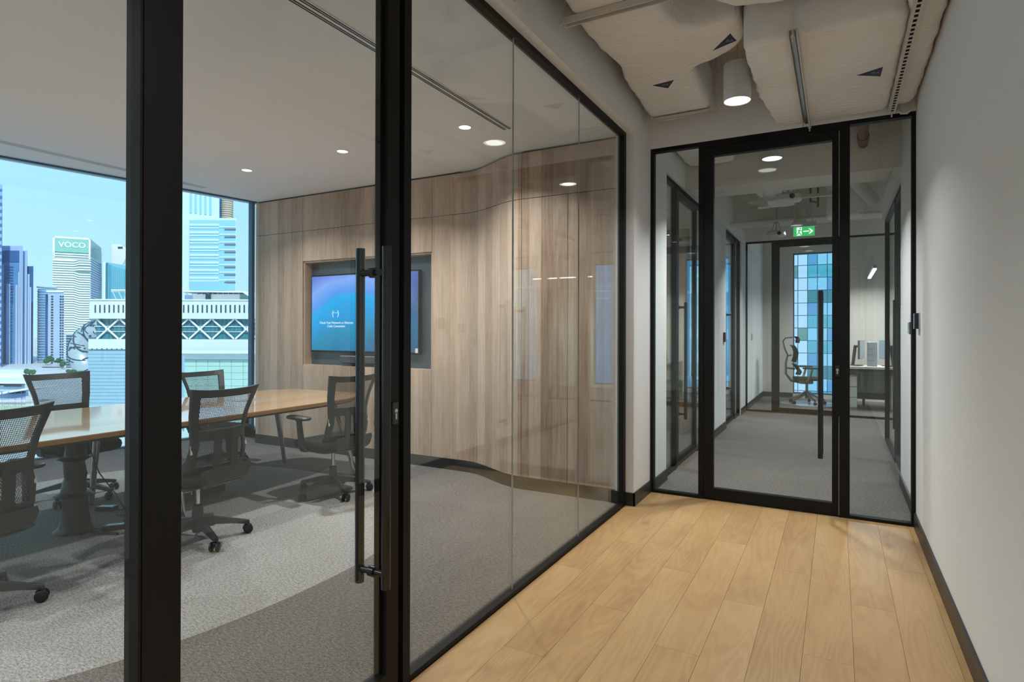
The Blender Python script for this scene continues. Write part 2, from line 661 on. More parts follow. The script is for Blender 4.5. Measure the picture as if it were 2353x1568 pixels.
def area_lamp(name, loc, size, power, color=(0.955, 0.985, 1.0), spread=150, parent=None, shape='DISK', size_y=None):
    d = bpy.data.lights.new(name, 'AREA')
    d.shape = shape
    d.size = size
    if size_y:
        d.size_y = size_y
    d.energy = power
    d.color = color
    d.spread = radians(spread)
    o = bpy.data.objects.new(name, d)
    COL.objects.link(o)
    o.location = loc
    if parent is not None:
        o.parent = parent
        ox = org(parent)
        o.location = (loc[0] - ox[0], loc[1] - ox[1], loc[2] - ox[2])
    return o

# ================================================================== THE BUILDING SHELL
XG = -1.438          # corridor face of the meeting room glazing
XR = 0.475           # right corridor wall
YE = 4.925           # corridor face of the end partition
ZC = 2.88            # meeting room ceiling
ZS = 3.55            # slab soffit
YF = 13.3            # rear facade


def glx(y):          # meeting room facade line
    return -7.13 + 0.162 * (y - 3.85)


def cex(y):          # edge of the suspended ceiling near the facade
    return -6.33 + 0.106 * (y - 2.37)


def wood_y(x):       # plan curve of the panelled wall
    if x < -3.12:
        return 4.767
    if x > -2.36:
        return 4.48
    t = (x + 3.12) / 0.76
    t = t * t * (3 - 2 * t)
    return 4.767 + (4.48 - 4.767) * t


# ---- floors
flo = struct('floor', MB().box(-1.47, 0.60, -2.7, YE + 0.03, -0.30, -0.014), 'gap', label='oak plank floor of the corridor')
pw, plen = 0.187, 1.46
row = 0
x = -1.436
plank_mesh = {}
PL = []
while x < 0.47:
    x1 = min(x + pw, 0.474)
    yo = -2.7 - (0.0, 0.92, 0.37, 1.21, 0.60)[row % 5]
    while yo < YE:
        a, b = max(yo, -2.69), min(yo + plen, YE + 0.01)
        if b - a > 0.05:
            PL.append((x, x1, a, b))
        yo += plen
    x += pw
    row += 1
for (xa, xb, a, b) in PL:
    key = (round(xb - xa, 3), round(b - a, 3))
    if key not in plank_mesh:
        o = build('plank', MB().box(0.0006, xb - xa - 0.0006, 0.0006, b - a - 0.0006, -0.014, 0.0), 'plank', flo)
        plank_mesh[key] = o.data
    else:
        o = bpy.data.objects.new('plank', plank_mesh[key])
        COL.objects.link(o)
        o.parent = flo
    o.location = (xa, a, 0)

struct('floor', MB().prism([(glx(-3.6), -3.6), (-1.47, -3.6), (-1.47, YE), (-2.0, YE), (-2.0, 5.5), (glx(5.5), 5.5)], -0.3, 0.0),
       'carpet', label='two-tone grey carpet of the meeting room')
struct('floor', MB().box(-7.2, 6.2, YE + 0.03, YF + 0.1, -0.3, 0.0), 'carpet2', label='grey carpet beyond the end partition')

# ---- ceilings and slab
struct('ceiling', MB().box(-8.7, 6.3, -3.8, YF + 0.2, ZS, ZS + 0.35), 'slab', label='painted concrete soffit')
struct('ceiling', MB().prism([(cex(-3.6), -3.6), (-1.47, -3.6), (-1.47, 4.93), (-6.0, 4.93), (-6.0, 5.5), (cex(5.5), 5.5)], ZC, ZC + 0.10),
       'ceil', label='smooth white suspended ceiling of the meeting room')
struct('ceiling', MB().prism([(glx(-3.6) - 0.15, -3.6), (cex(-3.6), -3.6), (cex(5.5), 5.5), (glx(5.5) - 0.15, 5.5)], 3.07, ZS), 'ceil',
       label='raised ceiling strip along the facade glass')
struct('ceiling', MB().box(-7.0, -1.46, 5.61, YF, 2.80, 2.88).box(-6.08, -1.46, 5.03, 5.61, 2.80, 2.88), 'ceil', label='white ceiling of the side offices')

# ---- walls
struct('wall_left', MB().box(-1.50, -1.375, -2.7, YE, ZC + 0.004, ZS).box(-1.52, -1.375, 4.464, 4.98, 0, ZC + 0.004), 'white',
       label='white bulkhead and pier above and beside the meeting room glazing')
struct('wall_right', MB().box(XR, XR + 0.12, -2.7, 4.98, 0, ZS), 'white', label='plain white wall on the right of the corridor')
struct('wall_rear', MB().box(-1.5, XR + 0.12, -2.8, -2.7, 0, ZS), 'white')
struct('wall_rear', MB().box(glx(-3.6) - 0.2, -1.38, -3.7, -3.6, 0, ZS), 'white')
struct('wall_front', MB().box(-1.375, XR, YE, YE + 0.06, 2.872, ZS), 'white', label='white header wall over the end partition')
struct('wall_back', MB().box(-6.09, -1.52, 4.93, 5.02, 0, ZS), 'white')
struct('wall_return', MB().box(-6.104, -6.088, 4.775, 5.5, 0, ZC), 'wood_x')
struct('wall_end', MB().box(glx(5.5) - 0.2, -6.088, 5.5, 5.6, 0, ZS), 'white')
# trims
struct('baseboard_right', MB().box(XR - 0.013, XR, -2.7, YE, 0, 0.10), 'base')
struct('baseboard_left', MB().box(-1.375, -1.363, 4.452, YE, 0, 0.10).box(-1.44, -1.363, 4.452, 4.464, 0, 0.10)
       .box(-1.523, -1.468, 4.455, 4.464, 0, 0.10), 'base')

# ---- facade of the meeting room
win1 = struct('window_1', label='full-height facade glazing of the meeting room', loc=(glx(2.3), 2.3, 0))
ys = [-3.5, -0.7, 2.3, 5.3]


def mull(y, w=0.04):
    return MB().prism([(glx(y - w / 2) - 0.02, y - w / 2), (glx(y - w / 2) + 0.05, y - w / 2), (glx(y + w / 2) + 0.05, y + w / 2), (glx(y + w / 2) - 0.02, y + w / 2)], 0, 3.07)


M['mullion'] = plain('blue_grey_aluminium', srgb(62, 96, 122), 0.35, 0.4)
for y in ys:
    part('mullion', mull(y), 'mullion', win1)
for a, b in zip(ys[:-1], ys[1:]):
    part('pane', MB().prism([(glx(a), a), (glx(a) + 0.012, a), (glx(b) + 0.012, b), (glx(b), b)], 0.02, 3.07), 'window', win1)
for z0, z1 in ((0.0, 0.02), (3.05, 3.09)):
    part('frame_rail', MB().prism([(glx(-3.5) - 0.02, -3.5), (glx(-3.5) + 0.05, -3.5), (glx(5.5) + 0.05, 5.5), (glx(5.5) - 0.02, 5.5)], z0, z1), 'mullion', win1)

# ================================================================== PANELLED TV WALL
pan = struct('wall_panelled', label='oak laminate panelled wall with a recessed screen niche', loc=(-4.4, 4.767, 0))


def curved_panel(x0, x1, z0, z1, th=0.018, n=28):
    xs = [x0 + (x1 - x0) * i / n for i in range(n + 1)]
    poly = [(x, wood_y(x)) for x in xs] + [(x, wood_y(x) + th) for x in reversed(xs)]
    return MB().prism(poly, z0, z1)


for (x0, x1, z0, z1) in ((-6.106, -5.322, 2.473, 2.862), (-5.318, -3.518, 2.473, 2.862), (-6.106, -5.322, 0.105, 2.468),
                         (-5.318, -3.518, 2.128, 2.468), (-5.318, -3.518, 0.105, 0.958)):
    part('panel', MB().box(x0, x1, 4.767, 4.785, z0, z1), 'wood_x', pan)
part('curved_panel', curved_panel(-3.514, -2.365, 2.473, 2.862), 'wood_x', pan, smooth=True)
part('curved_panel', curved_panel(-3.514, -2.365, 0.105, 2.468), 'wood_x', pan, smooth=True)
part('panel', MB().box(-2.361, -1.522, 4.48, 4.498, 2.473, 2.862), 'wood_x', pan)
part('door_panel', MB().box(-2.361, -1.9385, 4.48, 4.498, 0.105, 2.468), 'wood_x', pan)
part('door_panel', MB().box(-1.9345, -1.522, 4.48, 4.498, 0.105, 2.468), 'wood_x', pan)
part('backing', MB().box(-6.10, -5.34, 4.786, 4.90, 0.0, ZC).box(-3.50, -3.2, 4.786, 4.90, 0, ZC).box(-5.34, -3.50, 4.786, 4.90, 2.15, ZC)
     .box(-5.34, -3.50, 4.786, 4.90, 0, 0.935).box(-2.36, -1.53, 4.499, 4.90, 0, ZC), 'gap', pan)
part('niche_reveal', MB().box(-5.318, -5.300, 4.785, 4.89, 0.958, 2.128), 'wood_x', pan)
part('niche_reveal', MB().box(-3.536, -3.518, 4.785, 4.89, 0.958, 2.128), 'wood_x', pan)
part('niche_reveal', MB().box(-5.300, -3.536, 4.785, 4.89, 2.110, 2.128), 'wood_x', pan)
part('niche_reveal', MB().box(-5.300, -3.536, 4.785, 4.89, 0.940, 0.958), 'wood_x', pan)
part('niche_back', MB().box(-5.30, -3.536, 4.885, 4.90, 0.958, 2.11), 'nichebk', pan)


def strip(x0, x1, z0, z1, off=0.006, th=0.012, n=60):
    xs = [x0 + (x1 - x0) * i / n for i in range(n + 1)]
    poly = [(x, wood_y(x) - off) for x in xs] + [(x, wood_y(x) + th) for x in reversed(xs)]
    return MB().prism(poly, z0, z1)


struct('baseboard_back', strip(-6.106, -1.522, 0, 0.103), 'base')

# ---- wall display
tv = thing('display', 'wide wall screen glowing blue with a network message, set in the dark niche', 'screen', (-4.485, 4.83, 1.10))
part('screen_frame', MB().box(-5.252, -3.720, 4.832, 4.872, 1.100, 1.968), 'gap', tv, bevel=0.004)
scr = build('screen', MB().box(-0.752, 0.752, 0, 0.003, -0.415, 0.415), 'screen', tv)
scr.location = (-0.001, -0.001, 0.437)
part('wall_mount', MB().box(-4.7, -4.2, 4.872, 4.886, 1.35, 1.75), 'gap', tv)
Rx = Matrix.Rotation(radians(90), 4, 'X')
for s, sz, px_, pz_ in (('Check Your Network or Ethernet', 0.036, -0.375, 0.330), ('Cable Connection', 0.036, -0.375, 0.292),
                        ('(', 0.085, -0.425, 0.435), (')', 0.085, -0.345, 0.435), ('\u00b7\u00b7\u00b7', 0.085, -0.385, 0.437)):
    text_part('message_text', s, sz, 'text', tv, Matrix.Translation((px_, -0.004, pz_)) @ Rx, 0.0006)
part('energy_label', MB().box(-3.765, -3.730, 4.826, 4.830, 1.118, 1.165), 'boxprint', tv)
part('power_light', MB().box(-3.722, -3.716, 4.828, 4.832, 1.97, 1.976), 'chrome', tv)
sb = thing('sound_bar', 'slim dark video sound bar below the wall screen', 'sound bar', (-4.45, 4.85, 0.985))
part('bar_body', MB().rbox(-4.80, -4.10, 4.80, 4.86, 0.985, 1.075, 0.028, 5), 'plastic_g', sb, smooth=True)
part('trim_line', MB().box(-4.77, -4.13, 4.798, 4.801, 1.064, 1.069), 'silver', sb)
part('camera_lens', MB().lathe([(0.0, 4.790), (0.022, 4.791), (0.026, 4.802)], -4.45, 1.03, 18, 'y'), 'black_gloss', sb, smooth=True)
part('bracket', MB().box(-4.5, -4.4, 4.86, 4.885, 0.975, 1.06).box(-4.60, -4.30, 4.80, 4.885, 0.957, 0.986), 'gap', sb)

# ================================================================== MEETING ROOM GLAZING
FR, FD = 0.026, 0.05
gw = struct('window_2', label='frameless-joint glass front of the meeting room in black channels', loc=(XG, 3.1, 0))
part('bottom_channel', MB().box(XG - FD, XG, 1.772, 4.464, 0, 0.024), 'black', gw)
part('bottom_channel', MB().box(XG - FD, XG, -2.7, 0.8035, 0, 0.024), 'black', gw)
part('top_channel', MB().box(XG - FD, XG, -2.7, 4.464, 2.852, ZC + 0.004), 'black', gw)
part('end_channel', MB().box(XG - FD, XG, 4.412, 4.464, 0.024, 2.852), 'black', gw)
part('door_post', MB().box(XG - 0.055, XG + 0.002, 1.772, 1.814, 0, 2.852), 'black', gw)
part('door_post', MB().box(XG - 0.058, XG, 0.8035, 0.8095, 0, 2.852), 'black', gw)
part('rebate', MB().box(XG - 0.055, XG - 0.03, 1.742, 1.772, 0, 2.852), 'gap', gw)
gy = [1.814, 2.674, 3.558, 4.412]
for a, b in zip(gy[:-1], gy[1:]):
    a_ = a - 0.010 if a == gy[0] else a + 0.001
    b_ = b + 0.010 if b == gy[-1] else b - 0.0015
    part('pane', MB().box(XG - 0.031, XG - 0.019, a_, b_, 0.018, 2.856), 'glass', gw)
for y in gy[1:-1]:
    part('glass_joint', MB().box(XG - 0.0265, XG - 0.0185, y - 0.0014, y + 0.0009, 0.02, 2.855), 'glass_edge', gw)
part('pane', MB().box(XG - 0.031, XG - 0.019, -2.68, 0.8085, 0.018, 2.856), 'glass', gw)


def pull_handle(par, ax, c, perp0, perp1, z0, z1, zc, r=0.0165):
    """pair of vertical bars either side of a leaf; ax: axis the leaf runs along"""
    def pt(pp, z):
        return (pp, c, z) if ax == 'y' else (c, pp, z)
    for pp in (perp0, perp1):
        part('handle_bar', MB().cyl(pt(pp, z0), pt(pp, z1), r, n=18), 'black_gloss', par, smooth=True)
    mid = (perp0 + perp1) / 2
    for z in zc:
        sp = part('handle_spacer', MB().cyl(pt(perp0, z), pt(perp1, z), r * 0.72, n=14), 'black_gloss', par, smooth=True)
        part('washer', MB().cyl(pt(mid - 0.012, z), pt(mid + 0.012, z), r * 1.15, n=16), 'black_gloss', sp, smooth=True)


def lock(par, ax, c, perp, z, sgn):
    """escutcheon with a steel cylinder; perp: outer face; sgn: outward direction"""
    def bx(m, c0, c1, p0, p1, z0, z1):
        return m.box(p0, p1, c0, c1, z0, z1) if ax == 'y' else m.box(c0, c1, p0, p1, z0, z1)
    e = part('escutcheon', bx(MB(), c - 0.017, c + 0.017, perp, perp + sgn * 0.012, z - 0.042, z + 0.042), 'black_gloss', par, bevel=0.004)
    m = MB()
    q = perp + sgn * 0.014
    if ax == 'y':
        m.lathe([(0.0085, perp), (0.0085, q)], c, z + 0.008, 14, 'x')
    else:
        m.lathe([(0.0085, perp), (0.0085, q)], c, z + 0.008, 14, 'y')
    bx(m, c - 0.0045, c + 0.0045, perp, q, z - 0.022, z + 0.004)
    part('lock_cylinder', m, 'steel', e)


d1 = struct('door_1', label='black-framed glass meeting room door with long pull bars', loc=(XG, 1.28, 0))
DY0, DY1 = 0.812, 1.746
part('hinge_stile', MB().box(XG - 0.046, XG, DY0, 0.907, 0.008, 2.822), 'black', d1)
part('lock_stile', MB().box(XG - 0.046, XG, 1.680, DY1, 0.008, 2.822), 'black', d1)
part('bottom_rail', MB().box(XG - 0.046, XG, 0.907, 1.680, 0.008, 0.095), 'black', d1)
part('top_rail', MB().box(XG - 0.046, XG, 0.907, 1.680, 2.748, 2.822), 'black', d1)
part('glazing_bead', MB().box(XG - 0.046, XG - 0.020, 1.664, 1.680, 0.095, 2.748).box(XG - 0.046, XG - 0.020, 0.907, 0.917, 0.095, 2.748), 'gap', d1)
part('pane', MB().box(XG - 0.028, XG - 0.018, 0.900, 1.685, 0.09, 2.752), 'glass', d1)
pull_handle(d1, 'y', 1.622, XG + 0.047, XG - 0.076, 0.44, 1.645, (0.49, 1.555))
lock(d1, 'y', 1.716, XG, 1.044, 1)
e2 = part('inner_escutcheon', MB().box(XG - 0.058, XG - 0.046, 1.699, 1.733, 1.002, 1.086), 'black_gloss', d1, bevel=0.004)
# bunch of keys in the inside of the lock
ky = thing('key_bunch', 'small bunch of keys hanging in the lock behind the door stile', 'keys', (XG - 0.075, 1.716, 0.955))
rg = [(XG - 0.075 + 0.0, 1.712 + 0.012 * cos(a), 1.026 + 0.014 * sin(a)) for a in [2 * pi * i / 16 for i in range(17)]]
part('key_in_lock', MB().box(XG - 0.082, XG - 0.058, 1.713, 1.717, 1.035, 1.052), 'steel', ky)
part('key_ring', MB().tube(rg, 0.0012, 6), 'steel', ky)
part('key', MB().lathe([(0.011, XG - 0.079), (0.011, XG - 0.077)], 1.706, 1.003, 14, 'x').box(XG - 0.079, XG - 0.077, 1.703, 1.709, 0.962, 0.995), 'brass', ky)
part('key_tag', MB().box(XG - 0.076, XG - 0.073, 1.711, 1.727, 0.958, 1.008), 'green_btn', ky)

# ================================================================== END PARTITION
ep = struct('window_3', label='black-framed glass screen closing the corridor', loc=(-0.45, YE, 0))
YD = YE + 0.06
part('post', MB().box(-1.377, -1.347, YE, YD, 0, 2.872), 'black', ep)
part('post', MB().box(0.450, 0.475, YE, YD, 0, 2.872), 'black', ep)
part('post', MB().box(-0.983, -0.944, YE, YD, 0, 2.842), 'black', ep)
part('post', MB().box(0.012, 0.079, YE, YD, 0, 2.842), 'black', ep)
part('head_rail', MB().box(-1.347, 0.450, YE, YD, 2.842, 2.872).box(-0.944, 0.012, YE, YD, 2.824, 2.842), 'black', ep)
part('bottom_rail', MB().box(-1.347, -0.983, YE, YD, 0, 0.022), 'black', ep)
part('bottom_rail', MB().box(0.079, 0.450, YE, YD, 0, 0.022), 'black', ep)
part('pane', MB().box(-1.349, -0.981, YE + 0.025, YE + 0.037, 0.018, 2.845), 'glass', ep)
part('pane', MB().box(0.077, 0.452, YE + 0.025, YE + 0.037, 0.018, 2.845), 'glass', ep)
d2 = struct('door_2', label='black-framed glass corridor door with a long pull bar', loc=(-0.45, YE, 0))
part('hinge_stile', MB().box(-0.941, -0.868, YE + 0.002, YD - 0.004, 0.008, 2.820), 'black', d2)
part('lock_stile', MB().box(-0.034, 0.009, YE + 0.002, YD - 0.004, 0.008, 2.820), 'black', d2)
part('bottom_rail', MB().box(-0.868, -0.034, YE + 0.002, YD - 0.004, 0.008, 0.095), 'black', d2)
part('top_rail', MB().box(-0.868, -0.034, YE + 0.002, YD - 0.004, 2.748, 2.820), 'black', d2)
part('pane', MB().box(-0.872, -0.030, YE + 0.024, YE + 0.034, 0.09, 2.752), 'glass', d2)
pull_handle(d2, 'x', -0.108, YE - 0.062, YE + 0.12, 0.425, 1.645, (0.48, 1.585))
lock(d2, 'x', 0.000, YE + 0.002, 1.062, -1)


# ================================================================== SECOND CORRIDOR AND OFFICES
def wall_y(name, xa, xb, segs, label=None):
    m = MB()
    for (y0, y1, z0, z1) in segs:
        m.box(xa, xb, y0, y1, z0, z1)
    return struct(name, m, 'white', label=label)


wall_y('wall_left_far', -1.46, -1.36, [(4.985, 5.40, 0, ZS), (7.66, 8.67, 0, ZS), (10.17, 13.3, 0, ZS), (5.40, 7.66, 2.79, ZS), (8.67, 10.17, 2.79, ZS)],
       'white left wall beyond the end partition with two glazed openings')
wall_y('wall_right_far', 0.49, 0.61, [(4.985, 6.23, 0, ZS), (6.23, 8.75, 2.74, 2.99)], 'white right wall and bulkhead beyond the end partition')
struct('wall_office', MB().box(0.61, 6.1, 4.9, 4.985, 0, ZS).box(6.1, 6.2, 4.9, YF + 0.2, 0, ZS), 'beige')
struct('wall_side_office', MB().box(-7.1, -7.0, 5.6, YF + 0.2, 0, ZS), 'beige')
struct('baseboard_far', MB().box(-1.36, -1.348, 4.985, 5.40, 0, 0.10).box(-1.36, -1.348, 7.66, 8.67, 0, 0.10)
       .box(-1.36, -1.348, 10.17, 10.69, 0, 0.10).box(0.478, 0.49, 4.985, 6.23, 0, 0.10).box(-1.36, -1.348, 10.77, YF, 0, 0.10)
       .box(-1.348, -0.79, YF - 0.012, YF, 0, 0.10), 'base')
# wooden divider and glass between the two side offices
struct('wall_divider', MB().box(-7.0, -1.86, 8.55, 8.62, 0, 2.80), 'wood_x', label='oak laminate divider in the side office')
struct('baseboard_divider', MB().box(-7.0, -1.86, 8.538, 8.55, 0, 0.10), 'base')
win4 = struct('window_4', label='glass infill beside the oak divider', loc=(-1.65, 8.58, 0))
part('pane', MB().box(-1.84, -1.46, 8.58, 8.59, 0.02, 2.80), 'glass', win4)
part('frame_post', MB().box(-1.862, -1.838, 8.56, 8.61, 0, 2.80), 'black', win4)


def side_screen(idx, xp, y0, y1, ztop, posts, door, hy, label, dlabel, flip=1):
    w = struct('window_%d' % idx, label=label, loc=(xp, (y0 + y1) / 2, 0))
    part('head_rail', MB().box(xp - 0.03, xp + 0.03, y0, y1, ztop - 0.03, ztop), 'black', w)
    for y in [y0 + 0.012, y1 - 0.012] + posts:
        part('post', MB().box(xp - 0.03, xp + 0.03, y - 0.012, y + 0.012, 0, ztop - 0.03), 'black', w)
    da, db = door
    for a, b in ((y0, da), (db, y1)):
        if b - a > 0.1:
            part('bottom_rail', MB().box(xp - 0.03, xp + 0.03, a, b, 0, 0.025), 'black', w)
            part('pane', MB().box(xp - 0.005, xp + 0.005, a, b, 0.02, ztop - 0.02), 'glass', w)
    d = struct('door_%d' % idx, label=dlabel, loc=(xp, (da + db) / 2, 0))
    part('stile', MB().box(xp - 0.023, xp + 0.023, da, da + 0.075, 0.008, ztop - 0.035), 'black', d)
    part('stile', MB().box(xp - 0.023, xp + 0.023, db - 0.075, db, 0.008, ztop - 0.035), 'black', d)
    part('top_rail', MB().box(xp - 0.023, xp + 0.023, da + 0.075, db - 0.075, ztop - 0.105, ztop - 0.035), 'black', d)
    part('bottom_rail', MB().box(xp - 0.023, xp + 0.023, da + 0.075, db - 0.075, 0.008, 0.09), 'black', d)
    part('pane', MB().box(xp - 0.005, xp + 0.005, da + 0.07, db - 0.07, 0.085, ztop - 0.10), 'glass', d)
    pull_handle(d, 'y', hy, xp + 0.055, xp - 0.085, 0.45, 1.64, (0.50, 1.59))
    return w


side_screen(5, -1.41, 5.40, 7.66, 2.79, [5.88], (5.92, 6.86), 6.16, 'first glazed side opening behind the end partition', 'first glass side office door with pull bars')
side_screen(6, -1.41, 8.67, 10.17, 2.79, [9.66], (8.70, 9.64), 9.26, 'second glazed side opening near the far partition', 'second glass side office door with pull bars')
side_screen(7, 0.55, 6.23, 8.75, 2.74, [7.30], (6.26, 7.26), 6.50, 'glazed screen on the right behind the end partition', 'glass door on the right behind the end partition')

# far partition
fp = struct('window_8', label='far black-framed glass partition across the carpeted corridor', loc=(0, 10.7, 0))
Y2 = 10.70
for xa, xb in ((-1.36, -1.335), (-0.957, -0.915), (0.075, 0.16), (1.9, 1.93), (3.9, 3.93)):
    part('post', MB().box(xa, xb, Y2, Y2 + 0.06, 0, 2.822), 'black', fp)
part('head_rail', MB().box(-1.36, 6.1, Y2, Y2 + 0.06, 2.822, 2.85), 'black', fp)
part('bottom_rail', MB().box(-1.335, -0.957, Y2, Y2 + 0.06, 0, 0.03), 'black', fp)
part('bottom_rail', MB().box(0.16, 6.1, Y2, Y2 + 0.06, 0, 0.03), 'black', fp)
for xa, xb in ((-1.335, -0.957), (0.16, 1.90), (1.93, 3.90), (3.93, 6.1)):
    part('pane', MB().box(xa, xb, Y2 + 0.025, Y2 + 0.035, 0.025, 2.826), 'glass', fp)
d9 = struct('door_9', label='black-framed glass door in the far partition', loc=(-0.42, Y2, 0))
part('stile', MB().box(-0.912, -0.838, Y2 + 0.005, Y2 + 0.055, 0.008, 2.818), 'black', d9)
part('stile', MB().box(0.0, 0.072, Y2 + 0.005, Y2 + 0.055, 0.008, 2.818), 'black', d9)
part('top_rail', MB().box(-0.838, 0.0, Y2 + 0.005, Y2 + 0.055, 2.735, 2.818), 'black', d9)
part('bottom_rail', MB().box(-0.838, 0.0, Y2 + 0.005, Y2 + 0.055, 0.008, 0.085), 'black', d9)
part('pane', MB().box(-0.842, 0.004, Y2 + 0.025, Y2 + 0.035, 0.08, 2.74), 'glass', d9)
struct('wall_header_far', MB().box(-1.36, 6.1, Y2, Y2 + 0.06, 2.85, ZS), 'white')

# rear facade with window openings
m = MB()
WINS = [(-2.9, -1.56, 0.25, 2.80), (-0.79, 0.12, 0.08, 2.93), (1.25, 2.15, 0.08, 2.93), (3.65, 5.3, 0.08, 2.93)]
xs = [-7.2] + [v for w_ in WINS for v in w_[:2]] + [6.2]
for i in range(0, len(xs), 2):
    m.box(xs[i], xs[i + 1], YF, YF + 0.15, 0, ZS)
for (a, b, z0, z1) in WINS:
    m.box(a, b, YF, YF + 0.15, 0, z0).box(a, b, YF, YF + 0.15, z1, ZS)
struct('wall_facade', m, 'beige', label='beige rear wall with tall windows')
for i, (a, b, z0, z1) in enumerate(WINS):
    w = struct('window_%d' % (10 + i), label='tall window in the rear wall', loc=((a + b) / 2, YF, z0))
    part('pane', MB().box(a, b, YF + 0.07, YF + 0.08, z0, z1), 'window', w)
    part('frame', MB().box(a, b, YF + 0.05, YF + 0.10, z1 - 0.03, z1).box(a, b, YF + 0.05, YF + 0.10, z0, z0 + 0.03)
         .box(a, a + 0.02, YF + 0.05, YF + 0.10, z0, z1).box(b - 0.02, b, YF + 0.05, YF + 0.10, z0, z1), 'mullion', w)

# ================================================================== CEILING SERVICES, MEETING ROOM
def slot_diffuser(x, y0, y1, w, label):
    t = thing('slot_diffuser', label, 'air diffuser', (x, (y0 + y1) / 2, ZC - 0.004), group='linear slot diffusers')
    for a, b in ((-0.5, -0.40), (-0.09, 0.09), (0.40, 0.5)):
        part('rail', MB().box(x + a * w, x + b * w, y0, y1, ZC - 0.004, ZC), 'ceil', t)
    for a, b in ((-0.40, -0.09), (0.09, 0.40)):
        s = part('slot', MB().box(x + a * w, x + b * w, y0, y1, ZC - 0.0012, ZC), 'gap', t)
        part('deflector', MB().box(x + (a + b) / 2 * w - 0.003, x + (a + b) / 2 * w + 0.003, y0, y1, ZC - 0.0035, ZC - 0.0012), 'steel', s)
    part('end_cap', MB().box(x - 0.5 * w, x + 0.5 * w, y1 - 0.006, y1, ZC - 0.0045, ZC), 'ceil', t)
    return t


slot_diffuser(-2.195, -3.2, 3.94, 0.085, 'twin-slot linear diffuser nearest the glass front')
slot_diffuser(-5.98, -3.2, 4.02, 0.085, 'twin-slot linear diffuser along the facade edge of the ceiling')

DL = [(-4.96, 3.765), (-3.714, 3.755), (-2.459, 3.745), (-4.96, 0.4), (-3.714, -0.4), (-2.459, -0.4), (-4.96, -2.0), (-3.1, -2.2)]  # only the front row is visible; the rest are added as unseen light sources
DLL = ['recessed ceiling downlight nearest the city window', 'middle recessed downlight of the row', 'recessed downlight nearest the glass front beside the slot diffuser',
       'added unseen downlight over the near table end on the window side', 'added unseen downlight above the near end of the table',
       'added unseen downlight behind the chair with the red tag near the glass', 'added unseen downlight in the rear corner by the window', 'added unseen downlight in the rear corner by the glass']
for i, (x, y) in enumerate(DL):
    t = thing('downlight', DLL[i], 'ceiling light', (x, y, ZC - 0.004), group='recessed downlights')
    part('trim_ring', MB().lathe([(0.044, ZC), (0.045, ZC - 0.004), (0.055, ZC - 0.003), (0.056, ZC)], x, y, 28), 'ceil', t, smooth=True)
    part('diffuser', MB().lathe([(0.0, ZC - 0.0018), (0.044, ZC - 0.0015), (0.044, ZC)], x, y, 28), 'lamp_face', t)
    area_lamp('downlight_lamp', (x, y, ZC - 0.008), 0.09, LAMP_MEET, spread=132, parent=t)


def pendant(x, y, z, label, r=0.083, h=0.235, power=LAMP_PEND, zt=ZS):
    t = thing('cylinder_pendant', label, 'pendant light', (x, y, z), group='white cylinder pendants')
    part('housing', MB().lathe([(r * 0.93, z + 0.006), (r * 0.97, z), (r, z + 0.002), (r, z + h), (r * 0.98, z + h + 0.003), (0.0, z + h + 0.003)], x, y, 36), 'lamp_body', t, smooth=True)
    part('diffuser', MB().lathe([(0.0, z + 0.005), (r * 0.93, z + 0.005), (r * 0.93, z + 0.02)], x, y, 36), 'lamp_face', t)
    part('suspension_wire', MB().cyl((x, y, z + h), (x, y, zt), 0.0012, n=6), 'steel', t)
    part('ceiling_rose', MB().lathe([(0.03, zt - 0.02), (0.03, zt)], x, y, 16), 'lamp_body', t)
    area_lamp('pendant_lamp', (x, y, z - 0.004), r * 1.7, power, spread=122, parent=t)
    return t


pendant(-0.563, 4.02, 2.82, 'white cylinder pendant hanging between the ducts before the end partition')
pendant(-0.50, 0.75, 2.82, 'added unseen cylinder pendant over the near part of the corridor', zt=3.42)  # out of view, added because the near corridor needs light
pendant(-0.50, -1.6, 2.82, 'added unseen cylinder pendant at the rear of the corridor')  # another unseen pendant, added for light behind the camera
pendant(-0.50, 5.62, 2.85, 'white cylinder pendant just behind the end partition', power=LAMP_PEND * 2.4)
pendant(-0.46, 9.2, 2.83, 'small white cylinder pendant before the far partition', power=LAMP_PEND * 2.4)


# ================================================================== DUCTS IN THE CORRIDOR
def blob(poly, z0, z1, rr=0.05, nseg=4, dens=0.06, seed=1):
    """insulation-wrapped box: rounded plan prism with soft arrises and slight sag"""
    rnd = random.Random(seed)
    pts = []
    n = len(poly)
    for i in range(n):
        a, b = Vector(poly[i] + (0,)), Vector(poly[(i + 1) % n] + (0,))
        k = max(1, int((b - a).length / dens))
        for j in range(k):
            p = a.lerp(b, j / k)
            pts.append(p)
    for _ in range(2):
        pts = [(pts[i - 1] + pts[i] * 2 + pts[(i + 1) % len(pts)]) / 4 for i in range(len(pts))]
    N_ = len(pts)
    nor = []
    for i in range(N_):
        t = pts[(i + 1) % N_] - pts[i - 1]
        nor.append(Vector((-t.y, t.x, 0)).normalized())
    jit = [rnd.uniform(-0.006, 0.006) for _ in range(N_)]

    def ring(ins, z, jz=0.0):
        return [tuple(pts[i] + nor[i] * (ins + jit[i]) + Vector((0, 0, z + rnd.uniform(-jz, jz)))) for i in range(N_)]
    rings = [ring(rr * (1 - sin(pi / 2 * i / nseg)), z0 + rr * (1 - cos(pi / 2 * i / nseg)), 0.002) for i in range(nseg + 1)]
    rings.append(ring(0, z1))
    mb = MB().loft(rings, True, True)
    return mb


def pz(poly, s):
    return [(x * s, y * s) for x, y in poly]


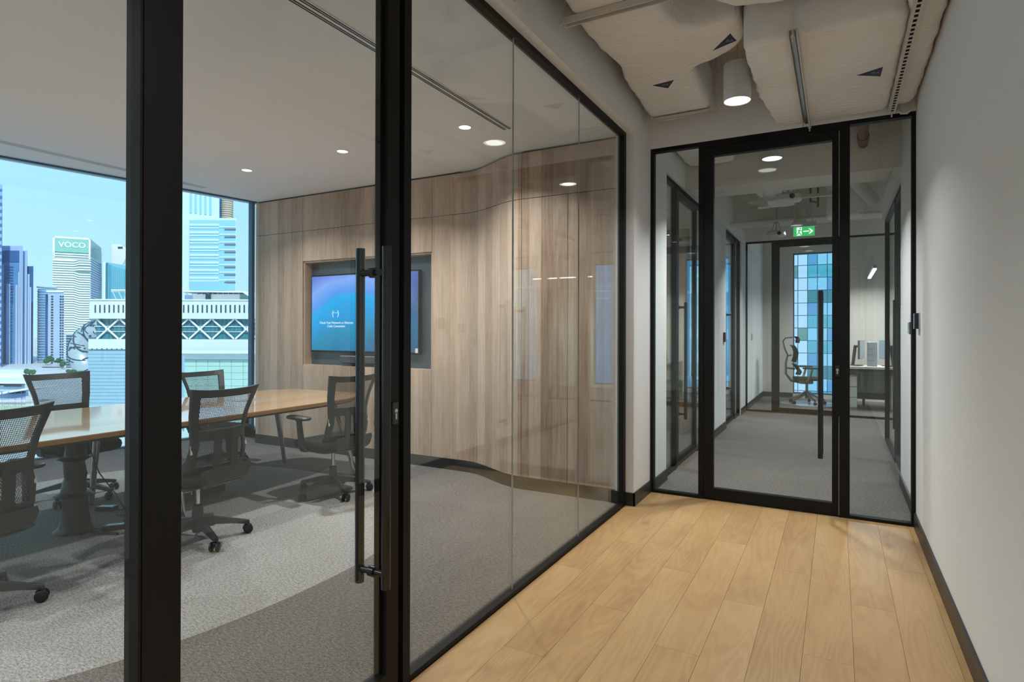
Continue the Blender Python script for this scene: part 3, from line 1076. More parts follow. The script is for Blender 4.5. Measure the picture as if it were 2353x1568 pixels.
ZL = 3.05
S1 = (ZL - 1.35) / 1.6
left_poly = pz([(-1.20, 1.5), (-0.74, 1.5), (-0.765, 2.85), (-0.772, 3.06), (-0.742, 3.20), (-0.665, 3.262), (-0.447, 3.20), (-0.444, 3.49),
                (-0.484, 3.556), (-0.58, 3.64), (-0.651, 3.696), (-0.765, 3.69), (-0.778, 4.0), (-0.80, 4.56), (-1.236, 4.56), (-1.245, 4.34),
                (-1.214, 3.775), (-1.188, 3.60), (-1.155, 3.44), (-1.20, 3.28), (-1.205, 2.98), (-1.175, 2.63)], S1)
dl = thing('air_duct', 'wide insulation-wrapped duct bending along the glass side of the ceiling', 'duct', (-1.05, 3.6, ZL), group='wrapped ceiling ducts')
part('wrap', blob(left_poly, ZL, ZL + 0.30, 0.05, seed=3), 'insul', dl, smooth=True)
# crossing round-ended branch
br = thing('air_duct', 'rounded wrapped branch duct crossing the top of the view', 'duct', (-0.1, 2.85, 3.02), group='wrapped ceiling ducts')
br_poly = [(-0.60, 2.6), (0.28, 2.6), (0.28, 3.36), (0.0, 3.36), (-0.30, 3.33), (-0.50, 3.27), (-0.60, 3.12), (-0.625, 2.95)]
part('wrap', blob(br_poly, 3.02, 3.40, 0.07, seed=8), 'insul', br, smooth=True)
ZR = 2.895
dr = thing('air_duct', 'broad flat wrapped duct over the end partition against the right wall', 'duct', (0.0, 4.1, ZR), group='wrapped ceiling ducts')
part('wrap', blob([(-0.455, 3.42), (0.31, 3.42), (0.31, 4.90), (-0.40, 4.90), (-0.46, 4.2)], ZR, ZR + 0.24, 0.03, seed=5), 'insul', dr, smooth=True)
part('side_wrap', blob([(0.30, 2.5), (0.468, 2.5), (0.468, 4.88), (0.30, 4.88)], ZR + 0.01, ZR + 0.30, 0.05, seed=6), 'insul', dr, smooth=True)
du = thing('air_duct', 'upper wrapped trunk duct close to the soffit', 'duct', (-0.3, 2.0, 3.40), group='wrapped ceiling ducts')
part('wrap', blob([(-1.30, 0.2), (0.44, 0.2), (0.44, 2.5), (-1.30, 2.5)], 3.42, 3.548, 0.04, seed=9), 'insul', du, smooth=True)


def sticker(par, tri, z, s, cx, cy, rot):
    m = MB()
    v = [(x, y, zz) for zz in (z - 0.0016, z + 0.004) for x, y in tri]
    m.add(v, [(0, 1, 2), (5, 4, 3), (0, 3, 4, 1), (1, 4, 5, 2), (2, 5, 3, 0)])
    st = part('flow_sticker', m, 'navy', par)
    o = org(par)
    mt = Matrix.Translation((cx - o[0], cy - o[1], z - 0.0022 - o[2])) @ Matrix.Rotation(rot, 4, 'Z') @ Matrix.Rotation(pi, 4, 'X')
    text_part('sticker_text', s, 0.036, 'grey_print', st, mt, 0.0004)


sticker(dl, pz([(-0.489, 3.456), (-0.624, 3.516), (-0.506, 3.359)], S1), ZL, 'RA', -0.553, 3.655, radians(20))
sticker(dl, pz([(-1.057, 3.832), (-0.917, 3.815), (-0.98, 3.921)], S1), ZL, 'RA', -1.045, 4.095, radians(185))
_s3 = (ZR - 1.35) / 1.54
sticker(dr, pz([(0.1, 4.122), (0.232, 4.06), (0.227, 4.205)], _s3), ZR, 'RA', 0.200, 4.145, radians(20))


def channel(par, p0, p1, w=0.041, h=0.035):
    """open-bottomed strut between two points along x or y"""
    (x0, y0, z), (x1, y1, _) = p0, p1
    m = MB()
    if abs(x1 - x0) > abs(y1 - y0):
        for s in (-1, 1):
            m.box(x0, x1, y0 + s * w / 2 - 0.004, y0 + s * w / 2 + 0.004, z, z + h)
        m.box(x0, x1, y0 - w / 2, y0 + w / 2, z + h - 0.004, z + h)
    else:
        for s in (-1, 1):
            m.box(x0 + s * w / 2 - 0.004, x0 + s * w / 2 + 0.004, y0, y1, z, z + h)
        m.box(x0 - w / 2, x0 + w / 2, y0, y1, z + h - 0.004, z + h)
    return part('channel', m, 'strut', par)


def rods(par, pts, z, zt=ZS):
    for x, y in pts:
        r = part('rod', MB().cyl((x, y, z - 0.045), (x, y, zt), 0.005, n=8), 'strut', par, smooth=True)
        part('nut', MB().lathe([(0.011, z - 0.022), (0.011, z - 0.010)], x, y, 6), 'strut', r)


GS = 'duct support channels'
c1 = thing('support_channel', 'open steel channel under the wrapped duct nearest the camera', 'channel', (-0.9, 2.98, ZL - 0.04), group=GS)
channel(c1, (-1.325, 2.975, ZL - 0.038), (-0.70, 2.975, ZL - 0.038))
rods(c1, [(-1.305, 2.975), (-0.72, 2.975)], ZL - 0.02)
c2 = thing('support_channel', 'thin steel channel under the duct end beside the header wall', 'channel', (-1.05, 4.68, ZL - 0.04), group=GS)
channel(c2, (-1.357, 4.69, ZL - 0.03), (-0.79, 4.69, ZL - 0.03), 0.03, 0.02)
rods(c2, [(-1.33, 4.69), (-0.81, 4.69)], ZL - 0.012)
c3 = thing('support_channel', 'open steel channel running lengthwise under the broad flat duct', 'channel', (-0.2, 4.1, ZR - 0.036), group=GS)
channel(c3, (-0.202, 3.34, ZR - 0.036), (-0.180, 4.88, ZR - 0.036))
part('rib_insert', MB().box(-0.210, -0.192, 3.36, 4.86, ZR - 0.022, ZR - 0.004), 'steel', c3)
rods(c3, [(-0.202, 3.355)], ZR - 0.02, 3.03)
rods(c3, [(-0.181, 4.905)], ZR - 0.02)
c4 = thing('support_channel', 'perforated steel channel with a row of dark slots by the right wall', 'channel', (0.33, 4.1, ZR - 0.03), group=GS)
part('channel', MB().box(0.310, 0.352, 2.6, 4.895, ZR - 0.028, ZR - 0.024).box(0.310, 0.314, 2.6, 4.895, ZR - 0.024, ZR - 0.001).box(0.348, 0.352, 2.6, 4.895, ZR - 0.024, ZR - 0.001), 'strut', c4)
sm = None
yy = 3.28
while yy < 4.86:
    if sm is None:
        o = build('slot', MB().box(-0.0085, 0.0085, -0.013, 0.013, -0.0006, 0.001), 'gap', c4)
        sm = o.data
    else:
        o = bpy.data.objects.new('slot', sm)
        COL.objects.link(o)
        o.parent = c4
    o.location = (0.331 - 0.33, yy - 4.1, ZR - 0.0283 - (ZR - 0.03))
    yy += 0.05
rods(c4, [(0.330, 4.885)], ZR - 0.01)
cp = thing('conduit_loop', 'short white conduit loop in the top right corner of the end partition', 'conduit', (0.42, 4.88, 2.86))
part('pipe', MB().tube([(0.455, 4.87, 2.96), (0.458, 4.865, 2.91), (0.445, 4.86, 2.868), (0.415, 4.86, 2.846), (0.385, 4.865, 2.852), (0.368, 4.875, 2.88), (0.365, 4.88, 2.93)], 0.010, 10), 'strut', cp, smooth=True)
pp = thing('conduit', 'white plastic conduit leaving the wall above the meeting room glass', 'conduit', (-1.2, 2.45, 3.1))
part('pipe', MB().cyl((-1.375, 2.515, 2.985), (-0.90, 2.56, 2.985), 0.042, n=18), 'strut', pp, smooth=True)
part('green_band', MB().cyl((-1.215, 2.530, 2.985), (-1.165, 2.535, 2.985), 0.0435, n=18), 'green_btn', pp, smooth=True)

# services beyond the end partition
GB = 'beams beyond the end partition'
bmt = tag(build('ceiling_beam', MB().box(-1.36, 0.49, 6.15, 6.62, 2.78, ZS), 'slab', None, (-0.43, 6.4, 2.78)), 'deep painted beam crossing just behind the end partition', 'beam', GB)
bm2 = tag(build('ceiling_beam', MB().box(-1.36, 6.0, 9.35, 9.75, 2.93, ZS), 'slab', None, (-0.43, 9.5, 2.93)), 'painted beam crossing near the far partition', 'beam', GB)
d5 = thing('air_duct', 'stepped wrapped duct running to the far partition', 'duct', (-0.6, 8.2, 2.98), group='wrapped ceiling ducts')
for i in range(3):
    a = 6.7 + i * 0.66
    part('wrap_section', blob([(-0.92 + 0.05 * i, a), (-0.60 + 0.06 * i, a), (-0.60 + 0.06 * i, a + 0.64), (-0.92 + 0.05 * i, a + 0.64)], 3.02 - 0.01 * i, 3.26, 0.03, seed=20 + i), 'insul', d5, smooth=True)
d6 = thing('air_duct', 'wrapped box duct directly behind the end partition on the left', 'duct', (-1.05, 5.5, 3.0), group='wrapped ceiling ducts')
part('wrap', blob([(-1.32, 5.05), (-0.86, 5.05), (-0.86, 6.12), (-1.32, 6.12)], 3.0, 3.26, 0.03, seed=31), 'insul', d6, smooth=True)
d7 = thing('air_duct', 'wrapped duct end behind the end partition near the red pipe', 'duct', (-0.05, 5.6, 3.05), group='wrapped ceiling ducts')
part('wrap', blob([(-0.22, 5.05), (0.10, 5.05), (0.10, 6.1), (-0.22, 6.1)], 3.05, 3.548, 0.06, seed=33), 'insul', d7, smooth=True)
rp = thing('sprinkler_pipe', 'red oxide sprinkler pipe behind the right end of the partition', 'pipe', (0.2, 5.6, 3.05))
part('pipe', MB().cyl((0.17, 5.05, 3.02), (0.20, 6.14, 3.02), 0.038, n=18), 'redpipe', rp, smooth=True)
part('coupling', MB().cyl((0.192, 5.88, 3.02), (0.197, 6.0, 3.02), 0.046, n=18), 'redpipe', rp, smooth=True)
rp2 = thing('sprinkler_pipe', 'thin red sprinkler drop near the middle of the far corridor', 'pipe', (-0.2, 8.4, 2.9))
part('pipe', MB().cyl((-0.30, 8.4, ZS), (-0.30, 8.4, 2.98), 0.012, n=10).cyl((-0.22, 8.6, ZS), (-0.22, 8.6, 2.95), 0.012, n=10).cyl((-0.30, 8.4, 3.0), (-0.22, 8.6, 3.0), 0.012, n=10), 'redpipe', rp2, smooth=True)
rd = thing('air_duct', 'round grey duct slanting down towards the right beyond the beam', 'duct', (0.1, 7.6, 3.1), group='wrapped ceiling ducts')
part('pipe', MB().cyl((-0.25, 6.8, 3.42), (0.38, 8.6, 2.98), 0.075, n=20), 'slab', rd, smooth=True)
part('drop_wrap', blob([(-0.12, 8.65), (0.30, 8.65), (0.30, 9.0), (-0.12, 9.0)], 2.82, 3.4, 0.04, seed=41), 'insul', rd, smooth=True)


def projector(x, y, z, label, s=1.0, zt=ZS):
    t = thing('projector', label, 'projector', (x, y, z), group='ceiling projectors')
    part('body', MB().rbox(x - 0.14 * s, x + 0.14 * s, y - 0.11 * s, y + 0.11 * s, z, z + 0.085 * s, 0.04 * s, 4), 'lamp_body', t, smooth=True)
    part('lens', MB().lathe([(0.0, y - 0.122 * s), (0.028 * s, y - 0.12 * s), (0.032 * s, y - 0.10 * s)], x + 0.05 * s, z + 0.042 * s, 16, 'y'), 'black_gloss', t)
    part('mount_plate', MB().box(x - 0.07 * s, x + 0.07 * s, y - 0.06, y + 0.06, z + 0.085 * s, z + 0.10 * s), 'steel', t)
    part('mount_pole', MB().cyl((x, y, z + 0.10 * s), (x, y, zt), 0.014, n=10), 'steel', t)
    for sx in (-1, 1):
        part('mount_arm', MB().beam((x + sx * 0.06, y, z + 0.10 * s), (x + sx * 0.015, y, z + 0.26 * s), 0.012, 0.012), 'steel', t)


projector(-0.505, 7.62, 2.86, 'white projector on a pole mount in the middle of the far corridor', 1.0, 3.003)
projector(-0.765, 9.25, 2.70, 'smaller white projector hanging before the far partition', 0.85)
dt = thing('detector_box', 'small white stepped detector box hanging from the far ceiling', 'detector', (-0.735, 7.3, 2.74))
part('housing', MB().box(-0.775, -0.695, 7.26, 7.34, 2.765, 2.81).box(-0.755, -0.715, 7.28, 7.32, 2.81, 2.845), 'lamp_body', dt)
part('cover_plate', MB().box(-0.795, -0.675, 7.24, 7.36, 2.752, 2.765), 'lamp_body', dt)
part('rod', MB().cyl((-0.735, 7.3, 2.845), (-0.735, 7.3, 3.012), 0.008, n=8), 'strut', dt)
cb = thing('cable_tray', 'pale conduit crossing the far corridor under the slab', 'conduit', (-0.5, 8.9, 2.95))
part('pipe', MB().cyl((-1.36, 9.05, 2.90), (0.49, 9.05, 2.90), 0.02, n=12), 'strut', cb, smooth=True)
cb2 = thing('cable_tray', 'thin painted strut crossing behind the projector', 'conduit', (-0.5, 7.9, 3.0))
part('channel', MB().box(-0.98, 0.10, 7.92, 7.96, 2.95, 2.99), 'strut', cb2)
rods(cb2, [(-0.95, 7.94), (0.02, 7.94)], 2.965)

# exit sign
ex = thing('exit_sign', 'lit green running-man exit sign hanging before the far partition', 'sign', (-0.40, 9.0, 2.62))
part('housing', MB().box(-0.555, -0.245, 8.975, 9.025, 2.785, 2.84), 'lamp_body', ex)
part('lip', MB().box(-0.57, -0.23, 8.965, 9.035, 2.772, 2.785), 'lamp_body', ex)
part('hanger', MB().cyl((-0.5, 9, 2.84), (-0.5, 9, ZS), 0.005, n=6), 'strut', ex)
part('hanger', MB().cyl((-0.3, 9, 2.84), (-0.3, 9, ZS), 0.005, n=6), 'strut', ex)
part('face', MB().box(-0.53, -0.27, 8.996, 9.004, 2.645, 2.772), 'exit_g', ex)


def exit_bits(y):
    part('doorway_mark', MB().box(-0.490, -0.425, y, y + 0.001, 2.655, 2.768), 'exit_w', ex)
    mm = MB()
    for a, b, w_ in (((-0.452, 2.735), (-0.462, 2.70), 0.016), ((-0.462, 2.70), (-0.440, 2.675), 0.012), ((-0.440, 2.675), (-0.430, 2.655), 0.011),
                     ((-0.462, 2.70), (-0.480, 2.672), 0.012), ((-0.480, 2.672), (-0.50, 2.668), 0.010), ((-0.452, 2.73), (-0.425, 2.712), 0.010), ((-0.452, 2.73), (-0.478, 2.722), 0.010)):
        mm.beam((a[0], y - 0.001, a[1]), (b[0], y - 0.001, b[1]), 0.001, w_)
    mm.lathe([(0.010, y - 0.0015), (0.010, y)], -0.444, 2.752, 12, 'y')
    part('running_figure', mm, 'exit_g', ex)
    part('arrow_mark', MB().box(-0.41, -0.335, y, y + 0.001, 2.701, 2.716).prism_y([(-0.345, 2.745), (-0.325, 2.745), (-0.285, 2.7085), (-0.325, 2.672), (-0.345, 2.672), (-0.315, 2.7085)], y, y + 0.001), 'exit_w', ex)


exit_bits(8.9945)

# access reader and green door release
rdv = thing('card_reader', 'black card reader on the right wall beside the end partition', 'reader', (XR - 0.02, 4.74, 1.37))
part('back_plate', MB().box(XR - 0.008, XR, 4.69, 4.79, 1.365, 1.472), 'silver', rdv)
part('reader_face', MB().box(XR - 0.030, XR - 0.008, 4.692, 4.788, 1.367, 1.470), 'black_gloss', rdv, bevel=0.003)
gb = thing('door_release', 'dark green door release box on the wall behind the partition glass', 'switch', (0.48, 5.12, 1.33))
part('box', MB().box(0.455, 0.49, 5.08, 5.17, 1.328, 1.418), 'green_btn', gb, bevel=0.004)
part('cover', MB().box(0.448, 0.455, 5.085, 5.165, 1.333, 1.413), 'glass_edge', gb)
rs = thing('wall_switch', 'small brown call point on the far left wall between the openings', 'switch', (-1.35, 8.5, 1.25))
part('plate', MB().box(-1.36, -1.335, 8.46, 8.56, 1.20, 1.33), 'redpipe', rs, bevel=0.004)
part('button', MB().box(-1.335, -1.328, 8.48, 8.54, 1.24, 1.29), 'silver', rs)
ws = thing('wall_switch', 'grey switch plate on the white wall behind the far partition', 'switch', (-1.35, 11.5, 1.2))
part('plate', MB().box(-1.36, -1.35, 11.46, 11.55, 1.18, 1.30), 'steel', ws)
part('rocker', MB().box(-1.35, -1.346, 11.48, 11.53, 1.21, 1.27), 'steel', ws)

# ================================================================== MEETING TABLE
TX, TY0, TY1, TZ = -4.47, 0.56, 4.345, 0.74


def table_outline(off=0.0, n=64):
    cy, ly = (TY0 + TY1) / 2, (TY1 - TY0) / 2
    pts = []
    for i in range(n):
        a = 2 * pi * i / n
        c, s = cos(a), sin(a)
        ex_, ey_ = 0.42, 0.36
        x_ = (0.675 - off) * (abs(c) ** ex_) * (1 if c > 0 else -1)
        y_ = (ly - off) * (abs(s) ** ey_) * (1 if s > 0 else -1)
        pts.append((TX + x_, cy + y_))
    return pts


tb = thing('meeting_table', 'long boat-shaped oak meeting table on splayed chrome legs', 'table', (TX, 2.45, 0))
part('tabletop', MB().prism(table_outline(0.0), TZ - 0.006, TZ), 'table', tb)
part('edge_band', MB().prism(table_outline(0.0005), TZ - 0.030, TZ - 0.006), 'table_edge', tb)
part('underframe', MB().prism(table_outline(0.05), TZ - 0.052, TZ - 0.030), 'plastic_g', tb)
part('cable_hatch', MB().box(-4.52, -4.42, 3.30, 3.60, TZ, TZ + 0.002), 'steel', tb)
part('cable_hatch', MB().box(-4.52, -4.42, 1.30, 1.60, TZ, TZ + 0.002), 'steel', tb)
for (fx, fy) in ((-3.842, 2.44), (-3.937, 4.155), (-5.04, 2.463), (-4.921, 4.186), (-3.90, 0.80), (-5.02, 0.80)):
    tx = TX + (fx - TX) * 0.84
    ty = 2.45 + (fy - 2.45) * 0.90
    lg = part('leg', MB().tube([(fx, fy, 0.006), (tx, ty, TZ - 0.052)], [0.017, 0.034], 18), 'chrome', tb, smooth=True)
    part('foot', MB().cyl((fx, fy, 0), (fx, fy, 0.008), 0.016, n=14), 'gap', lg)
# black ribbed cable sleeve under the table
cs = thing('cable_sleeve', 'black fabric cable sleeve gathered in rings under the table', 'cable sleeve', (-4.463, 2.08, 0))
prof = [(0.0, 0.0), (0.122, 0.0), (0.128, 0.012), (0.105, 0.03), (0.088, 0.10), (0.080, 0.20), (0.082, 0.235), (0.128, 0.25), (0.084, 0.268), (0.074, 0.33), (0.070, 0.36),
        (0.074, 0.385), (0.070, 0.41), (0.068, 0.45), (0.070, 0.475), (0.108, 0.488), (0.070, 0.503), (0.066, 0.56), (0.070, 0.595), (0.106, 0.608), (0.070, 0.622), (0.070, 0.687), (0.0, 0.687)]
mcs = MB()
rings = []
for j, (r, h) in enumerate(prof):
    r = r * 0.88
    rings.append([(-4.463 + r * (1 + 0.10 * sin(3 * a + j) + 0.05 * sin(7 * a + 2 * j)) * cos(a), 2.08 + r * (1 + 0.10 * sin(3 * a + j)) * sin(a), h) for a in [2 * pi * i / 28 for i in range(28)]])
mcs.loft(rings[1:-1], True, True)
part('sleeve', mcs, 'plastic', cs, smooth=True)

# chargers, cables and carton on the carpet
for nm, lb, (bx_, by_), rz_ in (('power_adapter', 'black power adapter with a cable beside the chrome leg', (-4.78, 2.44), 0.5),
                                ('power_adapter', 'black power adapter lying flat nearest the cable sleeve', (-4.28, 2.24), 0.9)):
    t = thing(nm, lb, 'adapter', (bx_, by_, 0), rz_, 'chargers under the table')
    part('brick', MB().rbox(-0.07, 0.07, -0.03, 0.03, 0, 0.033, 0.006, 2), 'plastic', t, world=False)
    part('rating_plate', MB().box(-0.05, 0.05, -0.02, 0.02, 0.033, 0.0335), 'silver', t, world=False)
    part('cable', MB().tube([(-0.07, 0, 0.015), (-0.12, 0.03, 0.006), (-0.20, 0.02, 0.006), (-0.26, 0.09, 0.006), (-0.22, 0.17, 0.006)], 0.0035, 6), 'plastic', t, smooth=True, world=False)
pc = thing('power_cable', 'black cable looping down from the tabletop to the adapters', 'cable', (-4.7, 2.4, 0))
part('cable', MB().tube([(-4.62, 2.22, 0.688), (-4.64, 2.24, 0.60), (-4.70, 2.30, 0.45), (-4.72, 2.36, 0.30), (-4.66, 2.44, 0.14), (-4.60, 2.47, 0.03), (-4.66, 2.50, 0.006), (-4.72, 2.46, 0.006)], 0.004, 8), 'plastic', pc, smooth=True)
pc2 = thing('power_cable', 'thick black cable leaving the foot of the cable sleeve', 'cable', (-4.2, 2.2, 0))
part('cable', MB().tube([(-4.335, 2.12, 0.008), (-4.28, 2.13, 0.008), (-4.22, 2.15, 0.008), (-4.14, 2.18, 0.008)], 0.008, 8), 'plastic', pc2, smooth=True)
pc3 = thing('power_cable', 'thin black cable lying on the carpet between the two adapters', 'cable', (-4.4, 2.4, 0))
part('cable', MB().tube([(-4.22, 2.36, 0.004), (-4.32, 2.41, 0.004), (-4.42, 2.37, 0.004), (-4.52, 2.43, 0.004), (-4.58, 2.40, 0.004)], 0.004, 8), 'plastic', pc3, smooth=True)
cbx = thing('carton', 'brown carton with white lettering on the carpet under the table', 'box', (-4.55, 3.02, 0), radians(4))
part('body', MB().box(-0.10, 0.06, -0.24, 0.20, 0, 0.24), 'cardboard', cbx, bevel=0.003, world=False)
part('tape', MB().box(-0.05, 0.01, -0.241, 0.201, 0.2402, 0.2408), 'table_edge', cbx, world=False)
text_part('printed_text', 'INT', 0.11, 'boxprint', cbx, Matrix.Translation((0.0608, -0.15, 0.13)) @ Matrix.Rotation(radians(90), 4, 'Z') @ Rx @ Matrix.Rotation(radians(-90), 4, 'Z'), 0.0004)
part('printed_mark', MB().box(0.0602, 0.0608, -0.06, 0.12, 0.19, 0.194), 'boxprint', cbx, world=False)
part('printed_mark', MB().box(0.0602, 0.0608, 0.14, 0.148, 0.17, 0.21), 'boxprint', cbx, world=False)


# ================================================================== MESH OFFICE CHAIR  (local: +Y is the sitter's front)
def lerp_tab(tab, t):
    for (a, va), (b, vb) in zip(tab[:-1], tab[1:]):
        if t <= b:
            k = (t - a) / (b - a)
            k = k * k * (3 - 2 * k) if False else k
            return va + (vb - va) * k
    return tab[-1][1]


BW = [(0, 0.195), (0.12, 0.212), (0.30, 0.205), (0.42, 0.190), (0.55, 0.196), (0.75, 0.215), (0.92, 0.236), (1.0, 0.244)]
BY = [(0, -0.150), (0.15, -0.205), (0.35, -0.232), (0.5, -0.228), (0.7, -0.245), (1.0, -0.305)]
BZ0, BZ1 = 0.42, 0.985


def back_pt(s, t, off=0.0):
    w = lerp_tab(BW, t)
    y = lerp_tab(BY, t) + 0.055 * abs(s) ** 2.2
    z = BZ0 + (BZ1 - BZ0) * t + 0.012 * t * abs(s) ** 3
    return (w * s, y - off, z)


def back_cells(fn, th, ns=32, nt=36, off=0.0):
    m = MB()
    idx = {}

    def vid(i, j, k):
        key = (i, j, k)
        if key not in idx:
            idx[key] = len(m.v)
            m.v.append(back_pt(-1 + 2 * i / ns, j / nt, off + (th if k else 0)))
        return idx[key]
    cells = {(i, j) for i in range(ns) for j in range(nt) if fn(-1 + 2 * (i + 0.5) / ns, (j + 0.5) / nt)}
    for (i, j) in cells:
        a, b, c, d = (i, j), (i + 1, j), (i + 1, j + 1), (i, j + 1)
        m.f.append(tuple(vid(p, q, 0) for p, q in (a, b, c, d)))
        if th:
            m.f.append(tuple(vid(p, q, 1) for p, q in (d, c, b, a)))
            for (di, dj, e0, e1) in ((0, -1, a, b), (1, 0, b, c), (0, 1, c, d), (-1, 0, d, a)):
                if (i + di, j + dj) not in cells:
                    m.f.append((vid(*e0, 0), vid(*e0, 1), vid(*e1, 1), vid(*e1, 0)))
    return m


def is_frame(s, t):
    return abs(s) > 0.83 or t > 0.915 or t < 0.17


def make_chair(drop=0.0, tagred=False):
    t = thing('mesh_office_chair', 'chair', 'chair', (0, 0, 0), 0, 'mesh-back chairs around the meeting table')
    U = 'upper'
    part('hub', MB().lathe([(0.0, 0.055), (0.030, 0.055), (0.032, 0.07), (0.036, 0.12), (0.034, 0.16), (0.031, 0.225 - drop), (0.024, 0.232 - drop), (0.0, 0.232 - drop)], 0, 0, 20), 'plastic_g', t, smooth=True, world=False)
    leg_me = cas_me = whl_me = None
    for k in range(5):
        a = radians(90 + 18 + 72 * k)
        if leg_me is None:
            prof_ = []
            for r, w_, zt_, zb in ((0.025, 0.026, 0.150, 0.085), (0.10, 0.022, 0.137, 0.092), (0.20, 0.018, 0.112, 0.080), (0.295, 0.015, 0.086, 0.062), (0.305, 0.013, 0.082, 0.064)):
                prof_.append([(r, -w_, zb), (r, w_, zb), (r, w_ * 0.75, zt_), (r, -w_ * 0.75, zt_)])
            o = build('base_leg', MB().loft(prof_, True, True), 'plastic_g', t)
            leg_me = o.data
        else:
            o = bpy.data.objects.new('base_leg', leg_me)
            COL.objects.link(o)
            o.parent = t
        o.rotation_euler = (0, 0, a)
        if cas_me is None:
            c = build('caster', MB().cyl((0, 0, 0.036), (0, 0, 0.072), 0.009, n=10).rbox(-0.024, 0.018, -0.010, 0.010, 0.028, 0.056, 0.006, 2), 'plastic', t)
            cas_me = c.data
        else:
            c = bpy.data.objects.new('caster', cas_me)
            COL.objects.link(c)
            c.parent = t
        c.location = (0.288 * cos(a), 0.288 * sin(a), 0)
        c.rotation_euler = (0, 0, a + radians(40 + 47 * k))
        for sgn in (-1, 1):
            if whl_me is None:
                w = build('wheel', MB().lathe([(0.0, -0.009), (0.022, -0.009), (0.029, -0.005), (0.030, 0.0), (0.029, 0.005), (0.022, 0.009), (0.0, 0.009)], -0.008, 0.030, 20, 'y'), 'plastic', c, smooth=True)
                whl_me = w.data
            else:
                w = bpy.data.objects.new('wheel', whl_me)
                COL.objects.link(w)
                w.parent = c
            w.location = (0, sgn * 0.0195, 0)
    d = drop
    part('gas_lift', MB().cyl((0, 0, 0.225 - d), (0, 0, 0.372 - d), 0.014, n=16), 'chrome', t, smooth=True, world=False)
    lev = part('tilt_mechanism', MB().rbox(-0.075, 0.075, -0.13, 0.10, 0.365 - d, 0.405 - d, 0.02, 3).cyl((0.09, 0.06, 0.372 - d), (0.09, 0.06, 0.335 - d), 0.024, n=16), 'plastic', t, smooth=True, world=False)
    part('lever', MB().rbox(0.13, 0.26, 0.02, 0.05, 0.372 - d, 0.384 - d, 0.010, 2).cyl((0.05, 0.035, 0.385 - d), (0.16, 0.035, 0.378 - d), 0.006, n=8), 'plastic', lev, smooth=True, world=False)
    # seat: rounded cushion over a shell
    rg_ = []
    for z_, s_ in ((0.395, 0.82), (0.398, 0.93), (0.412, 0.985), (0.430, 1.0), (0.448, 0.985), (0.462, 0.93), (0.468, 0.82), (0.470, 0.5)):
        ring = []
        for i in range(40):
            a = 2 * pi * i / 40
            c_, n_ = cos(a), sin(a)
            x_ = 0.245 * s_ * abs(c_) ** 0.42 * (1 if c_ > 0 else -1)
            y_ = 0.02 + 0.235 * s_ * abs(n_) ** 0.42 * (1 if n_ > 0 else -1)
            zz = z_ - d - (0.035 * max(0, (y_ - 0.14) / 0.12) ** 2 if z_ > 0.41 else 0.020 * max(0, (y_ - 0.14) / 0.12) ** 2)
            ring.append((x_, y_, zz))
        rg_.append(ring)
    part('seat', MB().loft(rg_, True, True), 'fabric', t, smooth=True, world=False)
    part('seat_shell', MB().rbox(-0.225, 0.225, -0.19, 0.19, 0.378 - d, 0.398 - d, 0.06, 4), 'plastic', t, smooth=True, world=False)
    dz = Matrix.Translation((0, 0, -d))

    def up(o):
        if d:
            o.data.transform(dz)
        return o
    up(part('back_frame', back_cells(is_frame, 0.020), 'plastic', t, smooth=True, world=False))
    up(part('back_mesh', back_cells(lambda s, q: not is_frame(s, q), 0.0, off=0.006), 'meshfab', t, smooth=True, world=False))
    lb = up(part('lumbar_support', back_cells(lambda s, q: abs(s) < 0.86 and 0.44 < q < 0.56, 0.012, off=0.012), 'plastic', t, smooth=True, world=False))
    up(part('lumbar_strut', MB().beam((0.06, -0.243, 0.44), (0.06, -0.262, 0.70), 0.012, 0.05).beam((-0.06, -0.243, 0.44), (-0.06, -0.262, 0.70), 0.012, 0.05), 'plastic', lb, world=False))
    sp = []
    for (y_, z_, w_, h_) in ((-0.10, 0.385, 0.06, 0.03), (-0.20, 0.385, 0.10, 0.03), (-0.255, 0.41, 0.15, 0.035), (-0.262, 0.47, 0.175, 0.03), (-0.262, 0.50, 0.17, 0.02)):
        sp.append([(-w_, y_ + h_ / 2, z_ - h_ / 2), (w_, y_ + h_ / 2, z_ - h_ / 2), (w_, y_ - h_ / 2, z_ + h_ / 4), (-w_, y_ - h_ / 2, z_ + h_ / 4)])
    up(part('back_bracket', MB().loft(sp, True, True), 'plastic', t, smooth=True, world=False))
    for sgn in (-1, 1):
        up(part('side_accent', MB().add([(sgn * 0.190, -0.165, 0.585), (sgn * 0.197, -0.19, 0.650), (sgn * 0.204, -0.205, 0.600), (sgn * 0.180, -0.165, 0.585), (sgn * 0.186, -0.19, 0.650), (sgn * 0.192, -0.205, 0.600)],
                                       [(0, 1, 2), (5, 4, 3), (0, 3, 4, 1), (1, 4, 5, 2), (2, 5, 3, 0)]), 'accent', t, world=False))
        post = []
        for (x_, y_, z_, wx, wy) in ((0.20, 0.02, 0.382, 0.02, 0.03), (0.262, 0.02, 0.385, 0.014, 0.030), (0.280, 0.03, 0.43, 0.012, 0.028), (0.282, 0.06, 0.62, 0.011, 0.022), (0.282, 0.065, 0.638, 0.016, 0.035)):
            post.append([(sgn * (x_ - wx), y_ - wy, z_), (sgn * (x_ + wx), y_ - wy, z_), (sgn * (x_ + wx), y_ + wy, z_), (sgn * (x_ - wx), y_ + wy, z_)])
        arm = up(part('arm_post', MB().loft(post, True, True), 'plastic', t, world=False))
        up(part('arm_pad', MB().rbox(sgn * 0.282 - 0.042, sgn * 0.282 + 0.042, -0.06, 0.19, 0.638, 0.664, 0.03, 4), 'plastic', arm, smooth=True, world=False))
